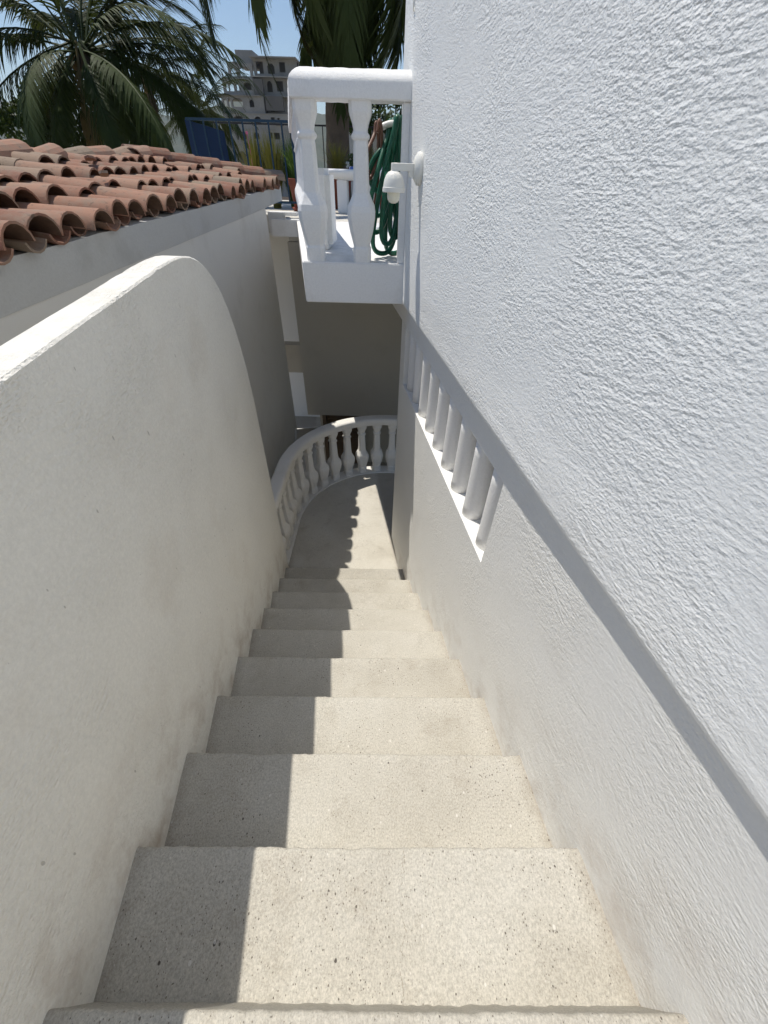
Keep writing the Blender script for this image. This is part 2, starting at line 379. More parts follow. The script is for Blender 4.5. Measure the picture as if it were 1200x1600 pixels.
# ------------------------------------------------------------------ setting
g = bmesh.new()
vv = [g.verts.new((x, y, ZG)) for x, y in ((-4000, -4000), (4000, -4000), (4000, 4000), (-4000, 4000))]; g.faces.new(vv)
tag(obj('ground', g, M['ground']), 'dry ground at the foot of the houses', kind='structure')

def hills():
    rng = np.random.RandomState(3); V = []; F = []; nx, ny = 150, 14
    ph = rng.rand(12) * 6.28
    for j in range(ny):
        t = j / (ny - 1)
        for i in range(nx):
            x = -2600 + 4600 * i / (nx - 1); y = 1150 + 900 * t
            prof = 118 + 26 * math.sin(x / 420 + 1.1) + 10 * math.sin(x / 131 + ph[1]) + 6 * math.sin(x / 61 + ph[2]) + 3 * math.sin(x / 23 + ph[3])
            prof *= 1.0 if x < -420 else max(0.25, 1 - (x + 420) / 900)
            zz = (math.sin(min(1, t * 1.6) * math.pi / 2)) * prof * (1.28 if t > 0.5 else 1.15)
            zz += rng.uniform(-3, 3) * t + 5 * math.sin(x / 47 + y / 90)
            V.append((x, y, ZG + max(-1, zz) if j else ZG - 2))
    for j in range(ny - 1):
        for i in range(nx - 1):
            a = j * nx + i; F.append((a, a + 1, a + nx + 1, a + nx))
    tag(obj('hills', pyd('hills', V, F), M['hill'], smooth=True), 'distant wooded hills on the horizon', kind='structure')
hills()

# lower landing (one slab reaching under the balustrade) and an unseen top landing, added and widened to bounce light
g = bmesh.new()
cx, cy, RR = 0.03, 3.38, 1.12
arc = [(cx + (RR + 0.10) * math.cos(a), cy + (RR + 0.10) * math.sin(a)) for a in [R(d) for d in range(40, 181, 5)]]
prism(g, [(-1.19, 2.50), (2.2, 2.50), (2.2, 4.2)] + arc, ZL - 0.22, ZL)
fixn(g); tag(obj('landing_floor', g, M['landing']), 'pale concrete landing at the foot of the stairs', kind='structure')
g = bmesh.new(); boxb(g, -5.0, 1.1, -5.0, -1.30, -H1 + 4 * RISE - 0.3, -H1 + 5 * RISE)
tag(obj('bounce_landing', g, M['step']), 'unseen upper landing behind the photographer, added to bounce light', kind='structure')

# terrace floor and lower court floor
g = bmesh.new()
prism(g, [(-0.555, 3.02), (0.30, 3.02), (6.0, 3.3), (6.0, 9.6), (-4.2, 9.6), (-4.2, 6.35), (-1.42, 6.35), (-1.235, 5.62), (-1.0, 5.62)], ZF - 0.2, ZF)
fixn(g); tag(obj('terrace_floor', g, M['terrace']), 'tiled terrace floor behind the balcony', kind='structure')
g = bmesh.new(); boxb(g, -5.0, 4.0, 4.9, 12.0, ZG - 0.1, ZG + 0.06)
tag(obj('court_floor', g, M['step']), 'pale paving of the lower court', kind='structure')

# ------------------------------------------------------------------ staircase
st = empty('staircase', (0, -0.1, -H1))
tag(st, 'straight flight of pale speckled concrete steps going down between white walls', 'stairs')
for k in range(-4, 10):
    ynl = 0.1734 + T * (k - 1); ynr = 0.2001 + T * (k - 1); z = -H1 - RISE * (k - 1)
    if k == 0: ynl += 0.022; ynr += 0.012
    g = bmesh.new(); nx = 110 if k < 5 else 50
    prof = []                                                   # (dy from the nose, dz): tread, rounded nose, riser
    prof += [(-0.46, 0.0), (-0.20, 0.0), (-0.08, 0.0005), (-0.03, 0.0), (-0.012, -0.0005), (-0.0045, -0.0025), (-0.001, -0.007), (0.0, -0.014), (-0.002, -0.05), (-0.003, -RISE - 0.05)]
    xl0, xr0 = lx(ynl) - 0.05, rx(ynr) + 0.05
    rows = []; ph = random.uniform(0, 9)
    jz = [random.gauss(0, 0.0006) + 0.0006 * math.sin(i * 0.13 + ph) for i in range(nx + 1)]
    jy = [random.gauss(0, 0.0010) + 0.0008 * math.sin(i * 0.10 + ph * 2) for i in range(nx + 1)]
    for _ in range(5 if k > 0 else 2):                                          # small chips knocked out of the nosing
        ic = random.randrange(2, nx - 1); dep = random.uniform(0.0008, 0.0032); wd_ = random.choice((1, 1, 2, 3))
        for q in range(max(0, ic - wd_), min(nx, ic + wd_) + 1): jy[q] -= dep * random.uniform(0.4, 1); jz[q] -= dep * random.uniform(0.2, 0.7)
    for i in range(nx + 1):
        f = i / nx; x = xl0 + (xr0 - xl0) * f; yn = ynl + (ynr - ynl) * f
        rows.append([g.verts.new((x, yn + dy + (jy[i] if dy > -0.02 else 0), z + dz + (jz[i] if dy > -0.1 and dz > -0.03 else 0))) for dy, dz in prof])
    for A, B in zip(rows, rows[1:]):
        for q in range(len(prof) - 1): g.faces.new((A[q], A[q + 1], B[q + 1], B[q]))
    for row, s in ((rows[0], 1), (rows[-1], -1)):
        b0 = g.verts.new((row[0].co.x, row[0].co.y, z - RISE - 0.05)); fc = list(row) + [b0]
        g.faces.new(fc if s > 0 else fc[::-1])
    fixn(g)
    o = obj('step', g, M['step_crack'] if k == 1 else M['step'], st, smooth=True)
    o.location = Vector((0, 0.1, H1))
    try: o.data.set_sharp_from_angle(angle=R(40))
    except Exception: pass

# ------------------------------------------------------------------ left parapet with rounded end
top = [(-1.3, -0.370), (-0.6, -0.349), (0.0, -0.331), (0.70, -0.310), (1.20, -0.295), (1.50, -0.286), (1.75, -0.280), (1.92, -0.287), (2.08, -0.313), (2.24, -0.372),
       (2.37, -0.460), (2.48, -0.580), (2.57, -0.745), (2.635, -0.95), (2.67, -1.20), (2.665, -1.55), (2.645, -1.95), (2.63, -2.45), (2.625, ZL - 0.12)]
top = [Vector((0, a, b)) for a, b in top]; top = smooth_pts(top, 6)
g = bmesh.new(); TH = 0.105
inn = []; out = []; inn2 = []; out2 = []
cen = Vector((0, 1.0, -2.2))
for i, p in enumerate(top):
    t = (top[min(i + 1, len(top) - 1)] - top[max(i - 1, 0)]).normalized(); nin = Vector((0, t.z, -t.y)) * 0.006
    jx, jz = random.gauss(0, 0.0005), random.gauss(0, 0.0006)
    dx = -0.035 * max(0, min(1, (1.4 - p.y) / 2.0)) * 0.0
    inn2.append(g.verts.new((lx(p.y) + jx, p.y + nin.y, p.z + nin.z + jz)))
    inn.append(g.verts.new((lx(p.y) - 0.006 + jx, p.y, p.z + jz)))
    out.append(g.verts.new((lx(p.y) - TH + 0.006 + jx, p.y, p.z + jz)))
    out2.append(g.verts.new((lx(p.y) - TH + jx, p.y + nin.y, p.z + nin.z + jz)))
for i in range(len(top) - 1):
    for A, B in ((inn2, inn), (inn, out), (out, out2)): g.faces.new((A[i], A[i + 1], B[i + 1], B[i]))
def side(ring, sx):
    a = g.verts.new((lx(-1.3) + sx, -1.3, ZL - 0.2)); b = g.verts.new((lx(2.6) + sx, 2.6, ZL - 0.2))
    return a, b
for ring, sx in ((inn2, 0), (out2, -TH)):
    a, b = side(ring, sx); g.faces.new(list(ring) + [b, a])
fixn(g)
pw = obj('parapet_wall', g, M['parapet'], smooth=True)
pw.data.set_sharp_from_angle(angle=R(32))
tag(pw, 'white plastered stair wall on the left with a rounded end', 'wall')

# ------------------------------------------------------------------ house on the right
hs = empty('white_house', (ux(1.0), 1.0, ZL))
tag(hs, 'tall white stucco house wall rising on the right of the stairs', 'house')
HO = Vector((ux(1.0), 1.0, ZL))
def hobj(name, g, mat, smooth=False):
    o = obj(name, g, mat, hs, smooth=smooth); o.location = -HO; return o

# upper wall: front face as a grid with a wavering lower arris
g = bmesh.new(); ny_, nz_ = 220, 60
ys = [-3.6 + 6.58 * (i / ny_) for i in range(ny_ + 1)]
zs = [0.0, 0.006, 0.016, 0.03, 0.06, 0.1] + [0.1 + 3.2 * (j / 40) for j in range(1, 41)]
rng = random.Random(5); wob = [rng.gauss(0, 0.0016) for _ in ys]; wob = [(wob[max(0, i - 1)] + wob[i] + wob[min(ny_, i + 1)]) / 3 + 0.0022 * math.sin(i * 0.21) + 0.0015 * math.sin(i * 0.083 + 2) for i in range(ny_ + 1)]
grid = []
for i, y in enumerate(ys):
    col = []
    for j, dz in enumerate(zs):
        bulge = (0.010, 0.0035, 0.0008, 0, 0, 0)[j] if j < 6 else 0
        wv = 0.003 * math.sin(y * 2.1 + dz * 1.7) * math.sin(dz * 2.3 + 0.6) if j > 5 else 0
        col.append(g.verts.new((ux(y) + bulge + wv - (wob[i] * 0.5 if j < 4 else 0), y, (ze(y) if j < 6 else ZE + (ze(y) - ZE) * max(0, 1 - dz)) + dz + (wob[i] if j < 4 else 0))))
    grid.append(col)
for i in range(ny_):
    for j in range(len(zs) - 1): g.faces.new((grid[i][j], grid[i + 1][j], grid[i + 1][j + 1], grid[i][j + 1]))
bk = [(g.verts.new((ux(y) + 0.26, y, ze(y))), g.verts.new((ux(y) + 0.26, y, ZE + 3.3))) for y in (ys[0], ys[-1])]
g.faces.new([c[0] for c in grid] + [bk[1][0], bk[0][0]])
g.faces.new([c[-1] for c in grid] + [bk[1][1], bk[0][1]])
g.faces.new(grid[-1] + [bk[1][1], bk[1][0]]); g.faces.new(grid[0] + [bk[0][1], bk[0][0]])
fixn(g); hobj('upper_wall', g, M['wall'])

# lower wall with the long opening (niche) and the lintel running on to the far beam
Y0, Y1 = 1.125, 3.00; ZS, ZT = -1.276, -0.838; YE = 3.16; DEP = 0.16
g = bmesh.new()
ysl = sorted(set([-3.6 + 0.2 * i for i in range(34)] + [Y0, Y1, YE])); ysl = [y for y in ysl if y <= YE + 1e-6]
zsl = [ZL - 0.15, -2.6, -2.2, -1.8, -1.5, ZS, ZT, -0.66]
V = {}
def gv(y, z):
    if (y, z) not in V: V[(y, z)] = g.verts.new((rx(y), y, z))
    return V[(y, z)]
for a, b in zip(ysl, ysl[1:]):
    for c, d in zip(zsl, zsl[1:]):
        if a >= Y0 - 1e-6 and b <= Y1 + 1e-6 and c >= ZS - 1e-6 and d <= ZT + 1e-6: continue
        g.faces.new((gv(a, c), gv(b, c), gv(b, d), gv(a, d)))
def quad(*p): g.faces.new([g.verts.new(q) for q in p])
fx = lambda y: rx(y)
quad((fx(Y0), Y0, ZS), (fx(Y1), Y1, ZS), (fx(Y1) + DEP, Y1, ZS), (fx(Y0) + DEP, Y0, ZS))            # sill
quad((fx(Y0), Y0, ZT), (fx(Y1), Y1, ZT), (fx(Y1) + DEP, Y1, ZT), (fx(Y0) + DEP, Y0, ZT))            # head
quad((fx(Y0), Y0, ZS), (fx(Y0) + DEP, Y0, ZS), (fx(Y0) + DEP, Y0, ZT), (fx(Y0), Y0, ZT))
quad((fx(Y1), Y1, ZS), (fx(Y1) + DEP, Y1, ZS), (fx(Y1) + DEP, Y1, ZT), (fx(Y1), Y1, ZT))
quad((fx(Y0) + DEP, Y0, ZS), (fx(Y1) + DEP, Y1, ZS), (fx(Y1) + DEP, Y1, ZT), (fx(Y0) + DEP, Y0, ZT))
# far end return of the wall and the lintel beam
quad((fx(YE), YE, ZL - 0.15), (fx(YE) + 0.24, YE, ZL - 0.15), (fx(YE) + 0.24, YE, -0.66), (fx(YE), YE, -0.66))
bmesh.ops.remove_doubles(g, verts=g.verts[:], dist=1e-5)
fixn(g)
hobj('lower_wall', g, M['wall_low'])
g = bmesh.new(); prism(g, [(fx(YE), YE + 0.001), (fx(YE) + 0.24, YE + 0.001), (fx(5.58) + 0.24, 5.58), (fx(5.58), 5.58)], -0.84, ZE - 0.004)
fixn(g); hobj('lintel_beam', g, M['white'])

# nine round posts in the opening
g = bmesh.new(); lathe(g, [(0.052, 0), (0.0505, 0.06), (0.050, 0.2), (0.0505, 0.35), (0.052, ZT - ZS)], 28)
pm = bpy.data.meshes.new('post'); g.to_mesh(pm); g.free(); pm.materials.append(M['white']); pm.polygons.foreach_set('use_smooth', [len(p.vertices) == 4 for p in pm.polygons])
for i in range(9):
    y = 1.243 + i * 0.2085
    o = bpy.data.objects.new('post', pm); C.objects.link(o); o.parent = hs
    o.location = Vector((rx(y) + 0.066, y, ZS)) - HO

# end pilaster beside the terrace
g = bmesh.new(); prism(g, [(ux(2.985) + 0.025, 2.985), (ux(2.985) + 0.25, 2.985), (ux(3.26) + 0.25, 3.26), (ux(3.26) + 0.010, 3.26)], ZF - 0.05, 2.6)
fixn(g); bevel(g, 0.008, 2); hobj('pilaster', g, M['wall'])
# balcony slab (front edge y = 2.93) running back to the terrace
BL = lambda y: -0.572 - 0.205 * (y - 2.93)
g = bmesh.new(); prism(g, [(-0.575, 2.925), (0.088, 2.935), (0.31, 2.98), (-0.05, 5.60), (BL(5.6), 5.60)], ZE - 0.002, ZF + 0.006)
fixn(g); bevel(g, 0.006, 2); hobj('balcony_slab', g, M['white'])
# wall mark: small ring hook high on the arris
g = bmesh.new()
tube(g, [(ux(2.97) - 0.003 + 0.0 * k, 2.955 + 0.014 * math.cos(k * 0.5), 0.60 + 0.02 * math.sin(k * 0.5)) for k in range(12)], 0.0035, 6)
fixn(g); hobj('ring_hook', g, M['plastic'], True)

# ------------------------------------------------------------------ balusters
def octo(ch):
    def f(k, w_):
        c = w_ * (1 - ch)
        return ((w_, -c), (w_, c), (c, w_), (-c, w_), (-w_, c), (-w_, -c), (-c, -w_), (c, -w_))[k]
    return f
BPROF = [(0.056, 0.0), (0.056, 0.075), (0.050, 0.088), (0.056, 0.112), (0.070, 0.165), (0.081, 0.225), (0.083, 0.262), (0.078, 0.292), (0.062, 0.322), (0.049, 0.350),
         (0.045, 0.400), (0.043, 0.480), (0.040, 0.560), (0.038, 0.578), (0.049, 0.588), (0.050, 0.602), (0.040, 0.612), (0.038, 0.618), (0.044, 0.645), (0.056, 0.676), (0.060, 0.690), (0.060, 0.735)]
def baluster_mesh(scale=1.0, name='baluster', height=0.73, ch=0.30, mat='white'):
    g = bmesh.new(); lathe(g, [(r_ * scale, z / 0.735 * height) for r_, z in BPROF], 8, section=octo(ch)); fixn(g)
    bevel(g, 0.0025, 1, 20)
    m = bpy.data.meshes.new(name); g.to_mesh(m); g.free(); m.materials.append(M[mat]); return m

def rounded(w_, z0, z1, rt_, rb_=0.006, n=5):
    """closed profile with a rounded top: lateral half-width w_"""
    p = []
    for k in range(n + 1): a = R(180 - 90 * k / n); p.append((-w_ + rt_ + rt_ * math.cos(a), z1 - rt_ * 0.85 + rt_ * 0.85 * math.sin(a)))
    for k in range(n + 1): a = R(90 - 90 * k / n); p.append((w_ - rt_ + rt_ * math.cos(a), z1 - rt_ * 0.85 + rt_ * 0.85 * math.sin(a)))
    p += [(w_, z0 + rb_), (w_ - rb_, z0), (-w_ + rb_, z0), (-w_, z0 + rb_)]
    return p[::-1]

def rail_profile(w_, z0, z1, e):
    h_ = z1 - e
    half = [(w_ - 0.006, z0), (w_, z0 + 0.006), (w_, e), (w_ - 0.010, e + h_ * 0.34), (w_ - 0.026, e + h_ * 0.66), (w_ - 0.046, e + h_ * 0.88), (w_ - 0.066, z1)]
    return half + [(-a, b) for a, b in half[::-1]]

def dens(path, step):
    o = []
    for a, b in zip(path, path[1:]):
        a = Vector(a); b = Vector(b); n = max(1, int((b - a).length / step))
        for i in range(n): o.append(a + (b - a) * i / n)
    o.append(Vector(path[-1])); return o

bb = empty('balcony_balustrade', (-0.5, 2.99, ZF))
tag(bb, 'white balcony balustrade with heavy rounded handrail above the stairs', 'balustrade')
BO = Vector((-0.5, 2.99, ZF))
path = [(0.082, 2.998), (-0.495, 2.992), (-0.495 - 0.205 * 2.55, 5.54)]
g = bmesh.new(); sweep(g, rail_profile(0.075, 0.280, 0.397, 0.345), dens(path, 0.035), 0.0012); fixn(g)
o = obj('handrail', g, M['white'], bb, smooth=True); o.location = -BO
try: o.data.set_sharp_from_angle(angle=R(33))
except Exception: pass
bm_big = baluster_mesh(1.0)
def put(mesh, name, parent, origin, p, rz):
    o = bpy.data.objects.new(name, mesh); C.objects.link(o); o.parent = parent; o.location = Vector(p) - origin; o.rotation_euler.z = rz; return o
put(bm_big, 'baluster', bb, BO, (-0.192, 2.995, ZF + 0.004), 0)
put(bm_big, 'baluster', bb, BO, (-0.492, 2.995, ZF + 0.004), 0)
for i in range(1, 10):
    y = 2.995 + i * 0.262; put(bm_big, 'baluster', bb, BO, (-0.492 - 0.205 * (y - 2.995), y, ZF + 0.004), R(11.6))
g = bmesh.new(); boxb(g, 0.036, 0.083, 2.945, 3.03, ZF + 0.002, 0.281); bevel(g, 0.006, 2)
o = obj('end_post', g, M['white'], bb); o.location = -BO

g = bmesh.new(); boxb(g, -0.568, -0.50, 3.10, 3.17, ZF + 0.002, 0.281); bevel(g, 0.005, 1)
o = obj('corner_post', g, M['white'], bb); o.location = -BO
g = bmesh.new(); boxb(g, -0.60, -0.435, 3.40, 3.72, ZF + 0.008, 0.012); bevel(g, 0.035, 4)
tag(obj('low_pier', g, M['white'], smooth=False), 'low rounded white pier just behind the balcony corner baluster', 'pier')

# landing balustrade: straight run then a quarter round
lb = empty('landing_balustrade', (-1.09, 3.0, ZL))
tag(lb, 'white curved balustrade wrapping round the lower landing', 'balustrade')
LO = Vector((-1.09, 3.0, ZL))
arcp = [(cx + RR * math.cos(R(d)), cy + RR * math.sin(R(d))) for d in range(180, 58, -3)]
lpath = [(-1.09, 2.50), (-1.09, 2.9), (-1.09, 3.2)] + arcp
g = bmesh.new(); sweep(g, rounded(0.070, -2.435, -2.345, 0.035), lpath, 0.0012); fixn(g)
o = obj('handrail', g, M['whitelow'], lb, smooth=True); o.location = -LO
try: o.data.set_sharp_from_angle(angle=R(50))
except Exception: pass
g = bmesh.new(); sweep(g, [(-0.085, ZL + 0.002), (-0.08, ZL + 0.014), (0.08, ZL + 0.014), (0.085, ZL + 0.002)][::-1], lpath, 0.001); fixn(g)
o = obj('kerb', g, M['whitelow'], lb); o.location = -LO
bm_small = baluster_mesh(0.98, 'baluster_slim', -2.43 - ZL - 0.012, 0.36, 'whitelow')
s = 0.0; cum = [0.0]
for a, b in zip(lpath, lpath[1:]): cum.append(cum[-1] + math.hypot(b[0] - a[0], b[1] - a[1]))
d_ = 0.24
while d_ < cum[-1] - 0.02:
    i = max(j for j in range(len(cum)) if cum[j] <= d_); i = min(i, len(lpath) - 2)
    f = (d_ - cum[i]) / (cum[i + 1] - cum[i]); a, b = lpath[i], lpath[i + 1]
    put(bm_small, 'baluster', lb, LO, (a[0] + (b[0] - a[0]) * f, a[1] + (b[1] - a[1]) * f, ZL + 0.012), math.atan2(b[1] - a[1], b[0] - a[0]))
    d_ += 0.204

# ------------------------------------------------------------------ wall lamp
wy = 2.60; wx = ux(wy); wn_ = Vector((-1, UDX, 0)).normalized(); wt = Vector((UDX, 1, 0)).normalized()
wl = empty('wall_lamp', (wx, wy, 0.0)); tag(wl, 'white plastic wall lamp with domed shade on a bracket arm', 'lamp')
fr = Matrix((( *(-wn_), 0), (*wt, 0), (0, 0, 1, 0), (0, 0, 0, 1))).transposed()      # local x into the wall, y along it
def lampobj(name, g, mat, smooth=True):
    g.transform(fr); fixn(g); o = obj(name, g, mat, wl, smooth=smooth)
    try: o.data.set_sharp_from_angle(angle=R(38))
    except Exception: pass
    return o
g = bmesh.new(); lathe(g, [(0.060, 0.0), (0.062, 0.004), (0.062, 0.016), (0.055, 0.024), (0.040, 0.034), (0.036, 0.036)], 32)
g.transform(Matrix.Rotation(R(-90), 4, 'Y') @ Matrix.Diagonal((1.05, 0.9, 1, 1))); g.transform(Matrix.Translation((0, 0, 0.016))); lampobj('wall_plate', g, M['plastic'])
g = bmesh.new(); boxb(g, -0.150, -0.030, -0.013, 0.013, 0.006, 0.036); bevel(g, 0.002, 1)
vs_ = box(g, (-0.045, 0, 0.008), (0.03, 0.024, 0.05)); lampobj('arm', g, M['plastic'], False)
g = bmesh.new(); lathe(g, [(0.014, 0.010), (0.018, 0.006), (0.030, 0.002), (0.041, -0.010), (0.049, -0.027), (0.053, -0.046), (0.0545, -0.058), (0.050, -0.060), (0.02, -0.058)], 36); g.transform(Matrix.Translation((-0.135, 0, 0))); sh = lampobj('shade', g, M['plastic'])
g = bmesh.new(); lathe(g, [(0.052, -0.056), (0.0575, -0.058), (0.058, -0.074), (0.055, -0.077), (0.04, -0.077)], 36); g.transform(Matrix.Translation((-0.135, 0, 0))); lampobj('rim', g, M['plastic']).parent = sh
g = bmesh.new(); lathe(g, [(0.033, -0.07), (0.033, -0.095), (0.030, -0.107), (0.023, -0.116), (0.012, -0.121), (0.002, -0.122)], 28); g.transform(Matrix.Translation((-0.135, 0, 0))); lampobj('bulb', g, M['bulb']).parent = sh

# ------------------------------------------------------------------ neighbour: wall, eave beam, tiled roof
nh = empty('tiled_house', (-1.4, 3.0, ZG)); NO = Vector((-1.4, 3.0, ZG))
tag(nh, 'low grey rendered house with red clay tile roof left of the stairs', 'house')
def nobj(name, g, mat, smooth=False, parent=None):
    o = obj(name, g, mat, parent or nh, smooth=smooth); o.location = -NO; return o
g = bmesh.new(); prism(g, [(-4.0, -2.0), (-1.390, -2.0), (-1.390, 5.30), (-4.0, 5.30)], ZG - 0.05, -0.29); fixn(g); nobj('wall', g, M['grey_wall'])
zb = lambda y: -0.258 + 0.021 * (y - 1.7) + 0.006 * max(0, y - 4.5)
g = bmesh.new(); ysb = [-2.0 + 0.2 * i for i in range(41)] + [6.15]; rings = []
for y in ysb:
    j = random.gauss(0, 0.0015); zt = zb(y); hgt = 0.155 - 0.004 * (y - 1.7)
    rings.append([g.verts.new(q) for q in ((-1.385 + j, y, zt - hgt + j), (-1.385 + j * 0.5, y, zt + j), (-1.62, y, zt + 0.01), (-1.62, y, zt - hgt))])
for A, B in zip(rings, rings[1:]):
    for k in range(4): g.faces.new((A[k], A[(k + 1) % 4], B[(k + 1) % 4], B[k]))
g.faces.new(rings[0]); g.faces.new(rings[-1][::-1]); fixn(g); nobj('eave_beam', g, M['beam'])
SL = 0.178; XE = -1.345
deck = lambda x, y: zb(y) + 0.012 + SL * (XE - x)
XR, YH, YEND = -2.42, 4.95, 6.02
hipx = lambda y: XR if y < YH else XR + (XE - XR) * (y - YH) / (YEND - YH)
g = bmesh.new(); ring = []
for y in [-2.0 + 0.5 * i for i in range(14)] + [YH, 5.3, 5.65, YEND - 0.03]:
    ring.append((g.verts.new((XE - 0.05, y, deck(XE - 0.05, y) - 0.03)), g.verts.new((min(XE - 0.07, hipx(y)), y, deck(hipx(y), y) - 0.03))))
for A, B in zip(ring, ring[1:]): g.faces.new((A[0], B[0], B[1], A[1]))
# far slopes behind ridge and hip
a = g.verts.new((XR, -2.0, deck(XR, -2.0))); b = g.verts.new((XR, YH, deck(XR, YH))); c = g.verts.new((-3.6, -2.0, deck(XR, 0) - 0.30)); d = g.verts.new((-3.6, 6.0, deck(XR, 0) - 0.30)); e = g.verts.new((XE - 0.06, YEND - 0.03, deck(XE, YEND)))
g.faces.new((a, b, d, c)); g.faces.new((b, e, d))
rf = nobj('roof', g, M['mortar'])

def tile_mesh(L, r0, r1, arch=True, seg=8, th=0.010, span=172):
    """half-barrel along +x (wide end at x=0 for covers), thickness th"""
    g = bmesh.new(); R_ = []
    for x, r_ in ((0, r0), (-L, r1)):
        o_, i_ = [], []
        for k in range(seg + 1):
            a = R(90 - span / 2 + span * k / seg); ca, sa = math.cos(a), math.sin(a)
            o_.append(g.verts.new((x, r_ * ca, r_ * sa * (1 if arch else -1)))); i_.append(g.verts.new((x, (r_ - th) * ca, (r_ - th) * sa * (1 if arch else -1))))
        R_.append((o_, i_))
    (o0, i0), (o1, i1) = R_
    for k in range(seg):
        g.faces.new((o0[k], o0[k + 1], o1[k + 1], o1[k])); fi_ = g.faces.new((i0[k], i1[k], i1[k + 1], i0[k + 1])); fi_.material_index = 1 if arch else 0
        g.faces.new((o0[k], i0[k], i0[k + 1], o0[k + 1])); g.faces.new((o1[k], o1[k + 1], i1[k + 1], i1[k]))
    for q in (0, seg): g.faces.new((o0[q], o1[q], i1[q], i0[q]))
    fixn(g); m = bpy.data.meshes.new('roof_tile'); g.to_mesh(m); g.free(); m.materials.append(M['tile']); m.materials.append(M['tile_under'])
    m.polygons.foreach_set('use_smooth', [False] * len(m.polygons)); return m
covers = [tile_mesh(0.44, 0.090, 0.070), tile_mesh(0.45, 0.094, 0.072), tile_mesh(0.43, 0.086, 0.069)]
for m_ in covers:
    m_.polygons.foreach_set('use_smooth', [True] * len(m_.polygons))
    try: m_.set_sharp_from_angle(angle=R(40))
    except Exception: pass
pans = [tile_mesh(0.44, 0.070, 0.084, False, seg=6, span=140)]
rt_ = random.Random(21); SP = 0.193; EXPO = 0.285; cnt = 0
def put_tile(mesh, x, y, z, yaw, pit, roll):
    o = bpy.data.objects.new('roof_tile', mesh); C.objects.link(o); o.parent = rf; o.location = Vector((x, y, z))
    o.rotation_euler = (roll, pit, yaw); o.scale = (1, rt_.uniform(0.95, 1.06), rt_.uniform(0.80, 0.95)); return o
pit0 = math.atan(SL)
for ci in range(28):
    y = 0.86 + ci * SP; ydr = rt_.uniform(-0.012, 0.012)
    for row in range(6):
        x = XE - row * EXPO * math.cos(pit0)
        xx = x + rt_.uniform(-0.045, 0.035)
        if y + ydr > 5.95 or x < hipx(y) + 0.10 or x - 0.1 < XR: continue
        lift = 0.008 + rt_.uniform(0, 0.018)
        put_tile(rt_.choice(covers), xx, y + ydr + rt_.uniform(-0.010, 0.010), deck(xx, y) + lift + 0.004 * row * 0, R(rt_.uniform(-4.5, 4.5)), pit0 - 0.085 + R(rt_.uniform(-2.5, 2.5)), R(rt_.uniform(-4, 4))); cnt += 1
        if row < 5 and x - 0.2 > hipx(y + SP / 2):
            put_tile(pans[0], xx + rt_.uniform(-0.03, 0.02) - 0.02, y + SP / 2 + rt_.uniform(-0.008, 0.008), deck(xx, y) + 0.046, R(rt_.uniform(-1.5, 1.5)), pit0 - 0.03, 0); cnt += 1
# ridge and hip caps
caps = [tile_mesh(0.40, 0.100, 0.084)]
yy = 1.0
while yy < YH - 0.1:
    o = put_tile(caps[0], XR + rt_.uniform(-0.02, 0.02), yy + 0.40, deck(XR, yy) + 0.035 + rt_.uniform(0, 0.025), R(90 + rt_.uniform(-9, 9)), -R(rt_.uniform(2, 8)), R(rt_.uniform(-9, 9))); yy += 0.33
hd = Vector((XE - XR, YEND - YH, deck(XE, YEND) - deck(XR, YH))); nh_ = 6
for i in range(nh_):
    p = Vector((XR, YH, deck(XR, YH))) + hd * ((i + 1) / nh_) + Vector((0, 0, 0.045))
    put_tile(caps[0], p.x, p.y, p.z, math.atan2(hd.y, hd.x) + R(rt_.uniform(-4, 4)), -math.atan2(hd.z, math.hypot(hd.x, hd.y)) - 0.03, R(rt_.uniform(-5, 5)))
# loose broken shards lying on the tiles
for (x, y, s_) in ((-1.50, 1.62, 0.075), (-1.98, 3.35, 0.05), (-1.80, 4.1, 0.045), (-2.1, 2.6, 0.05), (-1.66, 2.9, 0.035)):
    g = bmesh.new(); n_ = 6; pr = [(s_ * rt_.uniform(0.6, 1.1) * math.cos(6.283 * q / n_), s_ * rt_.uniform(0.5, 1.0) * math.sin(6.283 * q / n_)) for q in range(n_)]; prism(g, pr, 0, 0.012); fixn(g)
    o = obj('tile_shard', g, M['tile'], rf); o.location = (x, y, deck(x, y) + 0.118); o.rotation_euler = (rt_.uniform(-0.3, 0.3), pit0 + rt_.uniform(-0.2, 0.2), rt_.uniform(0, 3))

# ------------------------------------------------------------------ undercroft: dark wall, louvred door, strips of court beyond
uc = empty('terrace_block', (0, 5.6, ZG)); UO = Vector((0, 5.6, ZG))
tag(uc, 'shaded brown rendered wall under the terrace beyond the landing', 'wall')
def uobj(name, g, mat): o = obj(name, g, mat, uc); o.location = -UO; return o
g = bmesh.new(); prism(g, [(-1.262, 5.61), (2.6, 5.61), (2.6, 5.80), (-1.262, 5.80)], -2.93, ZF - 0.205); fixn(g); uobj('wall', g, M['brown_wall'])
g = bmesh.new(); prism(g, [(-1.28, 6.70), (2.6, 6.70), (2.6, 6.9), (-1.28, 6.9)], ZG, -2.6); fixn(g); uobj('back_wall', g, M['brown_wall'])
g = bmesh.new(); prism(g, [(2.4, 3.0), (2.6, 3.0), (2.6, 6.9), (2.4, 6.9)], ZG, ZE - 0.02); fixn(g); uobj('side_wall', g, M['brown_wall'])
g = bmesh.new(); prism(g, [(-1.27, 5.802), (2.6, 5.802), (2.6, 6.70), (-1.27, 6.70)], -2.75, -2.62); fixn(g); uobj('soffit', g, M['brown_wall'])
